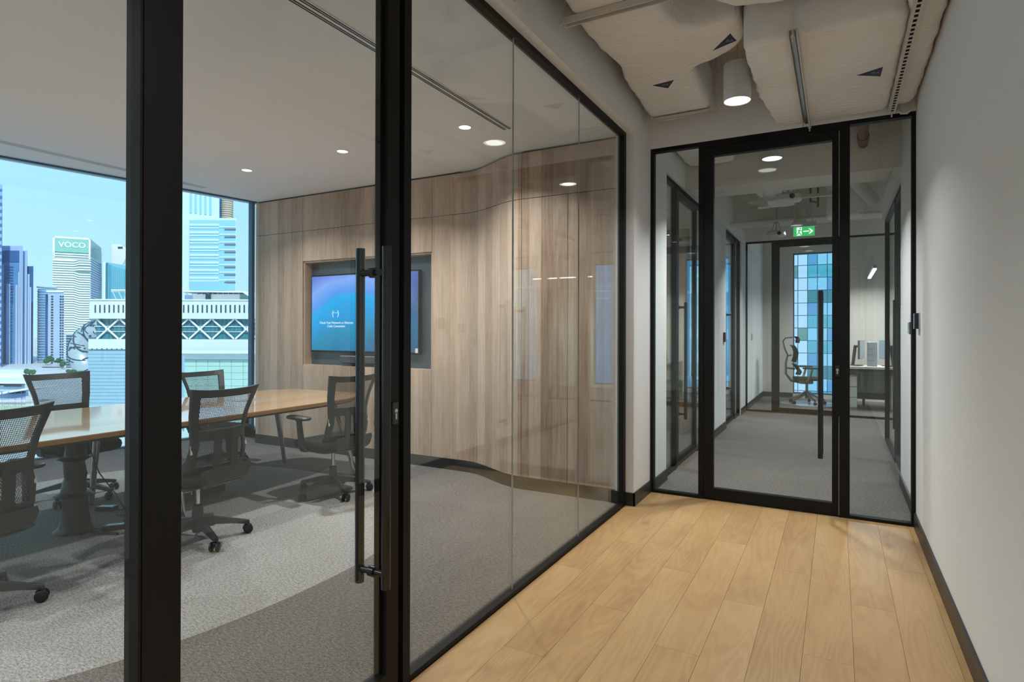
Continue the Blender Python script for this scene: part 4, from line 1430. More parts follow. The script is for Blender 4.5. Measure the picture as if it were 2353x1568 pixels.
    if tagred:
        up(part('red_tag', MB().box(-0.10, -0.04, -0.315, -0.335, 0.945, 0.985), 'red', t, world=False))
    return t


ch = make_chair()
chairs = [((-3.60, 2.38), 90 + 4, 'mesh-back office chair right beside the door post, its back to the glass'),
          ((-3.655, 3.60), 90 - 6, 'mesh-back office chair turned away beside the table end, seen behind the inner pull bar'),
          ((-5.33, 2.50), -90 + 5, 'mesh-back office chair across the table facing the camera before the tall city view')]
for i, ((x, y), rz_, lb) in enumerate(chairs):
    o = ch if i == 0 else copy_tree(ch)
    o.location = (x, y, 0)
    o.rotation_euler = (0, 0, radians(rz_))
    o['label'] = lb
chA = make_chair(0.0, True)
chA.location = (-3.62, 1.22, 0)
chA.rotation_euler = (0, 0, radians(94))
chA['label'] = 'mesh-back office chair with a red tag cut by the left picture edge'
chE = make_chair(0.06)
chE.location = (-5.34, 3.76, 0)
chE.rotation_euler = (0, 0, radians(-86))
chE['label'] = 'low-set mesh-back office chair on the far side of the table below the stone building'

# ================================================================== FAR OFFICE FURNITURE
ec = thing('ergonomic_chair', 'skeletal ergonomic chair with headrest before the far window', 'chair', (-0.50, 12.35, 0), radians(-78))
part('seat', MB().rbox(-0.25, 0.25, -0.22, 0.25, 0.44, 0.49, 0.08, 4), 'fabric', ec, smooth=True, world=False)
for k in range(5):
    a = radians(90 + 72 * k)
    lg = part('base_leg', MB().tube([(0.03 * cos(a), 0.03 * sin(a), 0.20), (0.15 * cos(a), 0.15 * sin(a), 0.13), (0.30 * cos(a), 0.30 * sin(a), 0.075)], [0.035, 0.024, 0.018], 10), 'polished', ec, smooth=True, world=False)
    part('caster', MB().lathe([(0.0, -0.022), (0.028, -0.022), (0.03, 0.0), (0.028, 0.022), (0.0, 0.022)], 0.30 * cos(a), 0.030, 14, 'y').add([], []) if False else
         MB().cyl((0.30 * cos(a) - 0.02 * sin(a), 0.30 * sin(a) + 0.02 * cos(a), 0.030), (0.30 * cos(a) + 0.02 * sin(a), 0.30 * sin(a) - 0.02 * cos(a), 0.030), 0.030, n=16), 'plastic', lg, smooth=True, world=False)
part('gas_lift', MB().cyl((0, 0, 0.10), (0, 0, 0.40), 0.03, 0.022, n=14), 'polished', ec, smooth=True, world=False)
part('mechanism', MB().rbox(-0.10, 0.10, -0.14, 0.10, 0.37, 0.44, 0.03, 3), 'polished', ec, smooth=True, world=False)
part('spine', MB().tube([(0, -0.10, 0.40), (0, -0.26, 0.42), (0, -0.36, 0.55), (0, -0.36, 0.75), (0, -0.33, 0.90), (0, -0.38, 1.02), (0, -0.41, 1.16)], [0.03, 0.026, 0.022, 0.022, 0.02, 0.016, 0.013], 10), 'polished', ec, smooth=True, world=False)
part('headrest_arm', MB().tube([(0, -0.41, 1.16), (0, -0.36, 1.22), (0, -0.24, 1.23)], 0.012, 8), 'polished', ec, smooth=True, world=False)


def cushion(name, w, prof_):
    rings_ = []
    for (y_, z_) in prof_:
        rings_.append([(w * sx, y_ + 0.03 * abs(sx) ** 2, z_) for sx in (-1, -0.6, -0.2, 0.2, 0.6, 1)])
    m_ = MB()
    n_ = 6
    v_ = [p for r in rings_ for p in r]
    v2 = [(x_, y_ - 0.018, z_) for x_, y_, z_ in v_]
    f_ = []
    R_ = len(rings_)
    for i in range(R_ - 1):
        for j in range(n_ - 1):
            a_ = i * n_ + j
            f_.append((a_, a_ + 1, a_ + n_ + 1, a_ + n_))
            f_.append((a_ + n_ + R_ * n_, a_ + n_ + 1 + R_ * n_, a_ + 1 + R_ * n_, a_ + R_ * n_))
    per = [j for j in range(n_)] + [i * n_ + n_ - 1 for i in range(1, R_)] + [(R_ - 1) * n_ + j for j in range(n_ - 2, -1, -1)] + [i * n_ for i in range(R_ - 2, 0, -1)]
    for a_, b_ in zip(per, per[1:] + per[:1]):
        f_.append((a_, b_, b_ + R_ * n_, a_ + R_ * n_))
    m_.add(v_ + v2, f_)
    part(name, m_, 'fabric', ec, smooth=True, world=False)


cushion('headrest', 0.15, [(-0.28, 1.255), (-0.20, 1.25), (-0.165, 1.20), (-0.175, 1.13)])
cushion('upper_back', 0.21, [(-0.27, 1.09), (-0.23, 1.04), (-0.20, 0.95), (-0.215, 0.86), (-0.24, 0.78)])
cushion('lower_back', 0.20, [(-0.24, 0.74), (-0.19, 0.68), (-0.14, 0.60), (-0.17, 0.54)])
part('back_linkage', MB().tube([(0, -0.34, 0.88), (0.0, -0.26, 0.90)], 0.016, 8).tube([(0, -0.36, 0.66), (0, -0.20, 0.64)], 0.016, 8), 'polished', ec, smooth=True, world=False)
for sgn in (-1, 1):
    a_ = part('arm_post', MB().tube([(sgn * 0.20, -0.05, 0.42), (sgn * 0.30, 0.0, 0.50), (sgn * 0.31, 0.04, 0.66)], [0.022, 0.022, 0.02], 10), 'polished', ec, smooth=True, world=False)
    part('arm_pad', MB().rbox(sgn * 0.31 - 0.05, sgn * 0.31 + 0.05, -0.12, 0.16, 0.66, 0.685, 0.03, 3), 'fabric', a_, smooth=True, world=False)
tag(build('floor_mat', MB().prism([(-0.9 + 0.9 + 0.55 * cos(a) - 0.42, 12.35 + 0.45 * sin(a)) for a in [2 * pi * i / 28 for i in range(28)]], 0, 0.004), 'mat_plastic', None, (-0.42, 12.35, 0)), 'clear plastic mat under the skeletal chair', 'mat')


def desk(x0, x1, y0, y1, label, grp='office desks'):
    t = thing('office_desk', label, 'desk', ((x0 + x1) / 2, (y0 + y1) / 2, 0), 0, grp)
    part('desktop', MB().box(x0, x1, y0, y1, 0.715, 0.745), 'desk_white', t, bevel=0.003)
    part('side_panel', MB().box(x0, x0 + 0.03, y0 + 0.02, y1 - 0.02, 0, 0.715), 'desk_panel', t)
    part('side_panel', MB().box(x1 - 0.03, x1, y0 + 0.02, y1 - 0.02, 0, 0.715), 'desk_panel', t)
    part('modesty_panel', MB().box(x0 + 0.03, x1 - 0.03, y1 - 0.06, y1 - 0.04, 0.25, 0.66), 'desk_panel', t)
    part('cable_tray', MB().box(x0 + 0.2, x1 - 0.2, y0 + 0.12, y0 + 0.16, 0.655, 0.70), 'plastic', t)
    return t


desk(-0.02, 1.12, 11.75, 12.45, 'white desk behind the far partition carrying the monitors')
pd = thing('drawer_pedestal', 'low drawer pedestal under the white desk beside the window', 'pedestal', (0.11, 12.1, 0))
part('body', MB().box(0.015, 0.30, 11.82, 12.36, 0, 0.58), 'desk_panel', pd)
for z in (0.04, 0.22, 0.40):
    dd = part('drawer', MB().box(0.02, 0.295, 11.806, 11.82, z, z + 0.165), 'desk_white', pd)
    part('handle', MB().box(0.10, 0.21, 11.80, 11.806, z + 0.13, z + 0.14), 'steel', dd)
tag(build('fabric_screen', MB().box(0.32, 1.05, 12.52, 12.58, 0.12, 0.66).box(0.40, 0.44, 12.50, 12.60, 0, 0.13).box(0.92, 0.96, 12.50, 12.60, 0, 0.13), 'mauve', None, (0.68, 12.55, 0)), 'plum fabric panel behind the white desk', 'panel')


def monitor(x, y, rz_, w_, h_, label, mat='monitor_bk', zb=0.95):
    t = thing('monitor', label, 'monitor', (x, y, 0.745), rz_, 'office monitors')
    part('foot', MB().rbox(-0.12, 0.12, -0.10, 0.10, 0, 0.012, 0.02, 3), 'plastic', t, world=False)
    part('neck', MB().beam((0, 0.06, 0.01), (0, 0.02, 0.36), 0.05, 0.018), 'plastic', t, world=False)
    part('neck_joint', MB().cyl((0, 0.03, 0.34), (0, -0.05, 0.34), 0.02, n=12), 'plastic', t, smooth=True, world=False)
    sh = part('shell', MB().rbox(-w_ / 2, w_ / 2, -0.085, -0.05, 0.12, 0.12 + h_, 0.012, 3), mat, t, smooth=True, world=False)
    part('panel', MB().box(-w_ / 2 + 0.01, w_ / 2 - 0.01, -0.087, -0.084, 0.13, 0.11 + h_), 'silver', sh, world=False)


monitor(0.30, 12.12, radians(80), 0.50, 0.33, 'left monitor on a tall stand edge-on over the white desk')
monitor(0.80, 12.12, radians(-72), 0.50, 0.33, 'right monitor on a tall stand partly behind the screen frame')
ds = thing('desk_divider', 'perforated silver upright standing between the two monitors', 'divider', (0.55, 11.98, 0.745), radians(14))
part('plate', MB().rbox(-0.10, 0.05, -0.02, 0.02, 0.0, 0.42, 0.012, 3), 'silver', ds, world=False)
for zz in (0.10, 0.20, 0.30):
    for xx in (-0.075, -0.04, -0.005):
        part('hole', MB().cyl((xx, -0.0215, zz), (xx, -0.0195, zz), 0.010, n=8), 'monitor_bk', ds, world=False)
ll = thing('linear_pendant', 'slim lit linear pendant over the far desks', 'pendant light', (0.52, 11.95, 2.33), 0.0, 'office linear pendants')
part('housing', MB().box(-0.025, 0.025, -0.95, 0.95, 0.02, 0.075), 'silver', ll, world=False)
part('diffuser', MB().box(-0.023, 0.023, -0.945, 0.945, 0.0, 0.02), 'lamp_lin', ll, world=False)
for yy in (-0.5, 0.5):
    part('wire', MB().cyl((0, yy, 0.075), (0, yy, ZS - 2.33), 0.002, n=6), 'steel', ll, world=False)


def off_lamp(x, y, z, ln, label, rz=0.0, power=LAMP_OFF):
    t = thing('linear_pendant', label, 'pendant light', (x, y, z), rz, 'office linear pendants')
    part('housing', MB().box(-ln / 2, ln / 2, -0.03, 0.03, 0.02, 0.08), 'silver', t, world=False)
    part('diffuser', MB().box(-ln / 2 + 0.005, ln / 2 - 0.005, -0.028, 0.028, 0.0, 0.02), 'lamp_lin', t, world=False)
    for xx in (-ln * 0.4, ln * 0.4):
        part('wire', MB().cyl((xx, 0, 0.08), (xx, 0, ZS - z), 0.002, n=6), 'steel', t, world=False)
    a_ = area_lamp('linear_lamp', (0, 0, -0.004), ln, power, (0.97, 0.985, 1.0), 165, None, 'RECTANGLE', 0.06)
    a_.parent = t


off_lamp(2.6, 7.2, 2.35, 1.6, 'linear pendant over the open office nearest the glazed screen', radians(20))
off_lamp(3.6, 9.2, 2.35, 1.6, 'linear pendant in the middle of the open office', radians(20))
off_lamp(2.4, 12.0, 2.5, 1.4, 'linear pendant behind the far partition on the right')
a_ = area_lamp('linear_lamp', (0, 0, -0.005), 0.05, LAMP_OFF, (0.97, 0.985, 1.0), 165, None, 'RECTANGLE', 1.3)
a_.parent = ll
pl2 = thing('ceiling_panel', 'square lit ceiling panel in the first side office', 'ceiling light', (-3.2, 6.8, 2.80))
part('frame', MB().box(-3.5, -2.9, 6.5, 7.1, 2.790, 2.80), 'lamp_body', pl2)
part('diffuser', MB().box(-3.48, -2.92, 6.52, 7.08, 2.786, 2.790), 'lamp_lin', pl2)
area_lamp('panel_lamp', (-3.2, 6.8, 2.78), 0.5, 30, (0.97, 0.985, 1.0), 165, pl2, 'SQUARE')
pl3 = thing('ceiling_panel', 'square lit ceiling panel in the second side office', 'ceiling light', (-3.0, 10.8, 2.80))
part('frame', MB().box(-3.3, -2.7, 10.5, 11.1, 2.790, 2.80), 'lamp_body', pl3)
part('diffuser', MB().box(-3.28, -2.72, 10.52, 11.08, 2.786, 2.790), 'lamp_lin', pl3)
area_lamp('panel_lamp', (-3.0, 10.8, 2.78), 0.5, 30, (0.97, 0.985, 1.0), 165, pl3, 'SQUARE')
# side office desk, lamp and chair seen through the first side door
sd = thing('side_desk', 'oak desk against the divider in the first side office', 'desk', (-2.35, 8.1, 0))
part('desktop', MB().box(-3.0, -1.75, 7.80, 8.50, 0.71, 0.74), 'table', sd)
part('drawer_front', MB().box(-2.98, -1.77, 7.84, 7.87, 0.56, 0.70), 'table_edge', sd)
part('side_panel', MB().box(-1.80, -1.77, 7.84, 8.48, 0, 0.71), 'table_edge', sd)
part('side_panel', MB().box(-2.98, -2.95, 7.84, 8.48, 0, 0.71), 'table_edge', sd)
od = desk(2.2, 3.6, 7.9, 8.6, 'white desk standing in the open office beyond the glazed screen')

# ================================================================== THE CITY OUTSIDE
ZG = -18.0
CY, SY = cos(YAW), sin(YAW)
M['b_white'] = plain('white_cladding', srgb(236, 238, 240), 0.7, 0, 0.3, 0.02, 0.1)
M['b_blue'] = plain('blue_tower_glass', srgb(96, 158, 206), 0.25, 0.1, 0.5, 0.18, 0.15)
M['b_deep'] = plain('deep_blue_tower_glass', srgb(58, 112, 168), 0.25, 0.1, 0.5, 0.2, 0.2)
M['b_pale'] = plain('haze_tinted_cladding', srgb(176, 200, 226), 0.6, 0, 0.3, 0.05, 0.2)  # blue cast of haze and window tint mixed into the building colours
M['b_lilac'] = plain('lilac_blue_cladding', srgb(150, 176, 220), 0.6, 0, 0.3, 0.05, 0.2)
M['b_teal'] = plain('teal_tower_glass', srgb(86, 176, 196), 0.2, 0.1, 0.5, 0.12, 0.2)
M['b_sky'] = plain('sky_tinted_glass', srgb(150, 206, 232), 0.2, 0.05, 0.5, 0.06, 0.05)
M['b_skyw'] = plain('pale_sky_cladding', srgb(206, 226, 242), 0.6, 0, 0.3, 0.03, 0.05)
M['b_stone'] = plain('pale_stone', srgb(214, 222, 224), 0.8, 0, 0.25, 0.06, 0.6)
M['b_stone2'] = plain('shaded_stone', srgb(150, 186, 208), 0.8, 0, 0.25, 0.10, 1.2)  # same stone with the bluish shade put into its colour
M['b_dark'] = plain('dark_window', srgb(36, 64, 84), 0.15, 0, 0.6, 0.1, 0.5)
M['b_green'] = plain('green_grey_glass', srgb(110, 148, 148), 0.25, 0, 0.5, 0.08, 0.3)
M['b_mint'] = plain('mint_sign_board', srgb(132, 190, 180), 0.6, 0, 0.3, 0.04, 0.4)
M['b_gteal'] = plain('curtain_wall_teal', srgb(44, 128, 142), 0.15, 0, 0.6, 0.2, 0.25)
M['b_pgreen'] = plain('pale_green_glass', srgb(168, 206, 198), 0.25, 0, 0.5, 0.05, 0.3)
M['b_brown'] = plain('brown_tower', srgb(196, 178, 158), 0.6, 0, 0.3, 0.12, 1.5)
M['b_rust'] = plain('rust_louvre', srgb(120, 110, 108), 0.6)
M['ring'] = plain('silver_ring_cladding', srgb(196, 206, 214), 0.28, 0.55, 0.5, 0.08, 0.15)
M['tree'] = plain('tree_foliage', srgb(58, 96, 70), 0.9, 0, 0.1, 0.35, 0.8)
M['lawn'] = plain('lawn', srgb(116, 160, 96), 0.95, 0, 0.1, 0.2, 0.3)
M['asphalt'] = plain('pale_paving', srgb(206, 210, 212), 0.9, 0, 0.2, 0.15, 0.05)
M['roofw'] = plain('white_roof', srgb(220, 230, 236), 0.7, 0, 0.2, 0.04, 0.1)


def vh(u):
    return 756.8 + 0.00241 * u


def A(u, d):
    return (u - 1176.5) / FPX * d


def Z(u, v, d):
    return CAMH - (v - vh(u)) / FPX * d


class Bld:
    """a building in a frame turned to the view: a across, b away, z up"""
    def __init__(self, name, label, u, d, cat='building', group=None):
        self.a0, self.d0 = A(u, d), d
        x = self.a0 * CY - d * SY
        y = self.a0 * SY + d * CY
        self.t = thing(name, label, cat, (x, y, ZG), YAW, group)

    def loc(self, mb):
        mb.v = [(x - self.a0, y - self.d0, z - ZG) for x, y, z in mb.v]
        return mb

    def part(self, name, mb, mat, par=None, smooth=False):
        return build(name, self.loc(mb), mat, par or self.t, smooth=smooth)

    def box(self, name, u0, u1, v0, v1, d, th, mat, par=None):
        um = (u0 + u1) / 2
        return self.part(name, self.wedge(u0, u1, d, th, Z(um, v1, d), Z(um, v0, d)), mat, par)

    @staticmethod
    def wedge(u0, u1, d, th, z0, z1):
        # side walls run away from the viewer's direction, so a deep block keeps a quiet flank
        k = (d + th) / d
        a, c = A(u0, d), A(u1, d)
        return MB().prism([(a, d), (c, d), (c * k, d + th), (a * k, d + th)], z0, z1)

    def tobase(self, name, u0, u1, v0, d, th, mat, par=None):
        um = (u0 + u1) / 2
        return self.part(name, self.wedge(u0, u1, d, th, ZG, Z(um, v0, d)), mat, par)


# ground
gm = MB().box(-1600, -9.5, -900, 1600, ZG - 1, ZG).box(-9.5, 1200, 14.5, 1600, ZG - 1, ZG)
struct('ground', gm, 'asphalt', label='pale streets and plazas far below the window')

# 1 sliver tower on the picture edge
b = Bld('tower', 'lilac tower sliver at the left picture edge', -16, 300)
b.tobase('shaft', -60, 3, 470, 300, 30, 'b_lilac')
b.tobase('cap', -60, 4, 424, 303, 24, 'b_lilac')
for k in range(26):
    b.box('louvre', -60, 3.6, 434 + k * 16, 440 + k * 16, 299.6, 0.5, 'b_deep')

# 2 stepped blue glass tower
b = Bld('tower', 'stepped deep-blue glass tower with pale vertical fins on the left', 38, 330)
b.tobase('glass_core', 3, 44, 576, 330, 30, 'b_blue')
b.tobase('crown', 3, 52, 565, 334, 24, 'b_pale')
b.tobase('glass_wing', 52, 76, 612, 338, 20, 'b_deep')
b.tobase('middle_block', 44, 62, 577, 332, 22, 'b_blue')
b.box('dark_band', 4, 43, 576, 602, 329.6, 0.5, 'b_deep')
for k in range(14):
    b.box('spandrel', 8, 30, 612 + k * 6.3, 614.2 + k * 6.3, 329.5, 0.6, 'b_deep')
for (u0, u1, v0) in ((44, 47.5, 570), (48, 52, 566), (57, 61.5, 575), (41, 45, 625), (35, 40, 655), (63, 67.5, 630), (68, 71.5, 660), (4.5, 8, 608), (14, 23, 652)):
    b.tobase('fin', u0, u1, v0, 328.6, 1.4, 'b_pale')
for k in range(26):
    b.box('small_window', 24.5, 28, 660 + k * 7, 663.5 + k * 7, 329.3, 0.7, 'b_deep')

# 3 rounded balcony tower
b = Bld('tower', 'rounded blue tower with pale balcony bands beside the stepped glass tower', 94, 345)
rr = (A(112, 345) - A(77, 345)) / 2
ac = (A(112, 345) + A(77, 345)) / 2
b.part('core', MB().lathe([(rr, ZG), (rr, Z(94, 664, 345))], ac, 345 + rr, 28), 'b_blue', smooth=True)
for k in range(31):
    z = Z(94, 668 + k * 6, 345)
    b.part('balcony_band', MB().lathe([(rr + 0.15, z - 0.45), (rr + 0.25, z - 0.45), (rr + 0.25, z), (rr + 0.15, z)], ac, 345 + rr, 28), 'b_pale', smooth=True)
b.part('roof_slab', MB().lathe([(rr + 0.5, Z(94, 661, 345)), (rr + 0.5, Z(94, 658, 345))], ac, 345 + rr, 28), 'b_pale')
b.tobase('side_shaft', 104, 109.5, 676, 343, 6, 'b_deep')

# 4 pale apartment block
b = Bld('apartment_block', 'pale apartment block with rows of small dark windows below the banded tower', 128, 335)
b.tobase('wall', 110, 147, 672, 335, 8, 'b_pale')
b.box('parapet', 106, 146, 667, 672, 334.5, 8, 'b_white')
for k in range(28):
    v = 680 + k * 6.1
    for (u0, u1) in ((117, 122), (137, 141), (142.5, 146)):
        b.box('window', u0, u1, v, v + 3.0, 334.7, 0.5, 'b_dark')

# 5 banded hotel tower with the lettered board
b = Bld('hotel_tower', 'white hotel tower with wavy bands and a lettered mint board', 165, 475)
FL, FRt, BK = (-362.7, 468.6), (-340.8, 480.0), (-366.8, 530.0)
FL = (A(120.5, 468.6), 468.6)
FRt = (A(207.5, 480.0), 480.0)
BK = (A(232, 532.0), 532.0)
BL = (FL[0] + BK[0] - FRt[0], FL[1] + BK[1] - FRt[1])
zt = Z(165, 545, 474)
b.part('core', MB().prism([FL, FRt, BK, BL], ZG, zt - 0.6), 'b_green')


def fr_pt(s, off=0.35):
    nx, ny = FRt[1] - FL[1], -(FRt[0] - FL[0])
    ln = sqrt(nx * nx + ny * ny)
    return (FL[0] + (FRt[0] - FL[0]) * s + nx / ln * off, FL[1] + (FRt[1] - FL[1]) * s + ny / ln * off)


def band(z0l, z1l, dz):
    m_ = MB()
    st = [(0.0, 0), (0.56, 0), (0.70, dz), (1.0, dz)]
    rings_ = []
    for s, q in st:
        p0, p1 = fr_pt(s, 0.5), fr_pt(s, -0.3)
        rings_.append([(p0[0], p0[1], z0l + q), (p0[0], p0[1], z1l + q), (p1[0], p1[1], z1l + q), (p1[0], p1[1], z0l + q)])
    m_.loft(rings_, True, True)
    return m_


def sband(z0, z1):
    nx, ny = -(BK[1] - FRt[1]), (BK[0] - FRt[0])
    ln = sqrt(nx * nx + ny * ny)
    nx, ny = -nx / ln, -ny / ln
    if nx < 0:
        nx, ny = -nx, -ny
    p = [(FRt[0] + nx * 0.4, FRt[1] + ny * 0.4), (BK[0] + nx * 0.4, BK[1] + ny * 0.4), (BK[0] - nx * 0.2, BK[1] - ny * 0.2), (FRt[0] - nx * 0.2, FRt[1] - ny * 0.2)]
    return MB().prism(p, z0, z1)


px475 = 474 / FPX
b.part('crown_band', band(Z(165, 549, 474), zt, 0), 'b_white')
b.part('crown_post', MB().prism([fr_pt(0, 0.5), fr_pt(0.05, 0.5), fr_pt(0.05, -0.3), fr_pt(0, -0.3)], Z(165, 595, 474), zt), 'b_white')
b.part('crown_post', MB().prism([fr_pt(0.95, 0.5), fr_pt(1, 0.5), fr_pt(1, -0.3), fr_pt(0.95, -0.3)], Z(165, 595, 474), zt), 'b_white')
brd = b.part('sign_board', MB().prism([fr_pt(0.05, 0.35), fr_pt(0.95, 0.35), fr_pt(0.95, 0.0), fr_pt(0.05, 0.0)], Z(165, 580, 474), Z(165, 549, 474)), 'b_mint')
for k in range(3):
    v = 583 + k * 5.2
    b.part('band', band(Z(165, v + 2.6, 474), Z(165, v, 474), 0), 'b_white')
b.part('band', band(Z(165, 598, 474), Z(165, 594, 474), 0), 'b_white')
for k in range(46):
    v = 598 + k * 5.35
    amp = 3.6 if k < 3 else (2.0 if k < 5 else -3.6)
    if v > 880:
        break
    b.part('band', band(Z(165, v + 3.0, 474), Z(165, v, 474), amp * px475), 'b_white')
    b.part('shaded_side_band', sband(Z(220, v + 3.0, 500), Z(220, v, 500)), 'b_pale')  # side bands carry the bluish shade of that face as colour
# lettering on the board: thick and thin serif strokes
sgm = brd
ang = math.atan2(FRt[1] - FL[1], FRt[0] - FL[0])
pc_ = fr_pt(0.51, 0.55)
BM = Matrix.Translation((pc_[0] - b.a0, pc_[1] - b.d0, Z(165, 563.5, 474) - ZG)) @ Matrix.Rotation(ang, 4, 'Z') @ Rx
tx = text_part('letters', 'VOCO', 5.9, 'b_white', brd, BM @ Matrix.Diagonal((1.02, 1.0, 1, 1)), 0.15, 0.10)

# 6 slab tower behind the hotel
b = Bld('tower', 'blue-grey slab tower peeking out behind the banded hotel', 224, 560)
b.tobase('shaft', 206, 233.5, 580, 560, 30, 'b_lilac')
for k in range(12):
    b.box('window_band', 216, 233, 633 + k * 5.5, 635.5 + k * 5.5, 559.4, 0.6, 'b_deep')
# 7 teal curved tower
b = Bld('tower', 'teal curved glass tower with a white edge fin', 262, 430)
n7 = 12
poly = []
for i in range(n7 + 1):
    s = i / n7
    poly.append((A(246 + 40 * s, 430), 430 - 6 * sin(pi * s)))
poly += [(A(286, 430), 450), (A(246, 430), 450)]
m7 = MB()
tops = [Z(262, 603 + 16 * min(1, i / n7), 430) for i in range(n7 + 1)] + [Z(262, 619, 430), Z(262, 603, 430)]
nn = len(poly)
m7.add([(x, y, ZG) for x, y in poly] + [(x, y, t) for (x, y), t in zip(poly, tops)],
       [(i, (i + 1) % nn, nn + (i + 1) % nn, nn + i) for i in range(nn)] + [tuple(range(nn, 2 * nn))])
b.part('glass_body', m7, 'b_teal', smooth=False)
b.tobase('edge_fin', 237, 242, 603, 428, 10, 'b_white')
b.tobase('glass_edge', 242, 248, 604, 426, 12, 'b_gteal')
for k in range(8):
    b.tobase('mullion', 250 + 4.3 * k, 250.5 + 4.3 * k, 606 + 2 * k, 423.2, 1.0, 'b_sky')
# 8 white sail tower
b = Bld('tower', 'white sail-topped tower behind the teal glass tower', 276, 520)
d8 = 520
pl8 = [(A(u, d8), Z(276, v, d8)) for u, v in ((256, 700), (256, 561), (268, 561), (270, 565), (281, 568), (288, 575), (290, 585), (287, 596), (281, 606), (276, 620), (276, 700))]
b.part('sail_wall', MB().prism_y(pl8, d8, d8 + 6), 'b_white')
b.tobase('shaft', 256, 294, 566, d8 + 6, 20, 'b_pale')
b.box('crown_mark', 270, 281, 567, 571, d8 - 0.5, 0.5, 'b_dark')

# 9 tall framed tower on the right
b = Bld('tower', 'tall pale tower with sky-blue bands and dark louvres on its right side', 480, 420)
b.tobase('frame_wall', 405, 542, 501, 421, 40, 'b_skyw')
b.tobase('upper_shaft', 405, 503, 380, 426, 30, 'b_skyw')
for k in range(5):
    b.box('upper_strip', 435 + k * 11.2, 440 + k * 11.2, 380, 489 + 1.2 * k, 425.4, 0.7, 'b_sky')
b.box('glass_face', 435, 540.5, 506, 672, 420.3, 0.8, 'b_sky')
for k in range(16):
    v = 514 + k * 8.7
    b.box('floor_band', 435, 502, v, v + (2.6 if k % 2 else 5.0), 419.9, 0.6, 'b_skyw')
    if k % 2 == 0:
        b.box('floor_band', 502, 540, v + 6, v + 9, 419.9, 0.6, 'b_skyw')
    else:
        b.box('louvre', 515, 541, v + 3, v + 5.4, 419.6, 0.8, 'b_rust')
b.box('dark_slot', 435, 520, 640, 668, 420.0, 0.4, 'b_sky')
b = Bld('tower', 'slim brown round tower behind the tall pale tower', 514, 560)
r9 = (A(527, 560) - A(501, 560)) / 2
a9 = (A(527, 560) + A(501, 560)) / 2
b.part('shaft', MB().lathe([(r9, ZG), (r9, Z(514, 400, 560))], a9, 560 + r9, 24), 'b_brown', smooth=True)
b.part('shade_strip', MB().box(A(501, 560), A(505, 560), 559, 575, ZG, Z(514, 400, 560)), 'b_deep')
for k in range(14):
    z = Z(514, 445 + k * 5, 560)
    b.part('balcony', MB().lathe([(r9 + 0.1, z - 0.5), (r9 + 0.3, z - 0.5), (r9 + 0.3, z), (r9 + 0.1, z)], a9, 560 + r9, 24), 'b_rust')

# 10 stone office building with cross-braced glazing
D = 150.0
b = Bld('stone_building', 'pale stone office building with slit windows and a cross-braced glass storey', 400, D)
b.tobase('stone_base', 203, 640, 780, D + 0.8, 30, 'b_stone2')
b.box('stone_parapet', 205, 640, 690, 733, D, 30, 'b_stone')
b.box('coping', 204, 640, 688, 690.5, D - 0.3, 31, 'b_white')
b.box('glass_storey', 223, 640, 733, 780, D + 1.6, 28, 'b_gteal')
b.box('floor_line', 216, 640, 750, 751.4, D + 1.2, 0.4, 'b_white')
b.box('floor_line', 216, 640, 762, 763.2, D + 1.2, 0.4, 'b_white')
b.box('sill_band', 203, 640, 780, 803, D + 0.4, 1, 'b_stone')
u = 217.0
while u < 600:
    b.box('slit_window', u, u + 3.4, 701, 719, D - 0.06, 0.4, 'b_dark')
    u += 10.7
u = 192.0
while u < 620:
    for (ua, va, ub, vb) in ((u, 734, u + 50, 779), (u + 50, 734, u, 779)):
        p0 = (A(ua + 25, D), D + 0.9, Z(ua, va, D))
        p1 = (A(ub + 25, D), D + 0.9, Z(ub, vb, D))
        b.part('brace', MB().beam(p0, p1, 0.28, 0.36), 'b_white')
    b.part('brace_node', MB().beam((A(u + 46, D), D + 0.75, Z(u, 756.5, D)), (A(u + 54, D), D + 0.75, Z(u, 756.5, D)), 0.3, 0.6), 'b_white')
    u += 53.4
u = 222.0
while u < 600:
    b.box('glass_mullion', u, u + 0.7, 734, 779, D + 1.45, 0.2, 'b_deep')
    u += 9
for r_ in range(18):
    b.box('stone_joint', 204, 420, 790 + r_ * 8, 790.5 + r_ * 8, D + 0.74, 0.1, 'b_green')
for k in range(7):
    b.box('vent', 210 + k * 11.4, 213 + k * 11.4, 801, 803.5, D + 0.33, 0.1, 'b_dark')
# rooftop plant room with a truss canopy
pr_ = b
b = Bld('roof_canopy', 'white rooftop plant room under a thin truss canopy', 500, 158)
b.box('wall', 443, 563, 676, 692, 158, 8, 'b_white')
b.box('wall', 424, 443, 678, 692, 158.2, 8, 'b_pale')
b.box('door', 472, 484, 673, 692, 157.8, 0.4, 'b_dark')
b.box('louvre_bay', 551, 576, 676, 692, 157.6, 0.6, 'b_green')
rf = b.part('roof_sheet', MB().prism_y([(A(420, 158), Z(420, 669.5, 158)), (A(570, 158), Z(570, 671, 158)), (A(585, 158), Z(585, 682, 158)), (A(585, 158), Z(585, 684, 158)), (A(568, 158), Z(568, 673.5, 158)), (A(420, 158), Z(420, 672, 158))], 155, 166), 'b_white')
for k in range(11):
    ua = 424 + k * 12
    b.part('truss_bar', MB().beam((A(ua, 157), 157, Z(ua, 671.5, 157)), (A(ua + 8, 157), 157, Z(ua, 677, 157)), 0.12, 0.12), 'b_green')
b = Bld('roof_canopy', 'low white canopy on the stone roof near the teal tower', 270, 160)
b.box('roof_sheet', 255, 300, 665.5, 667.5, 160, 8, 'b_white')
b.box('wall', 285, 300, 668, 690, 161, 6, 'b_pale')
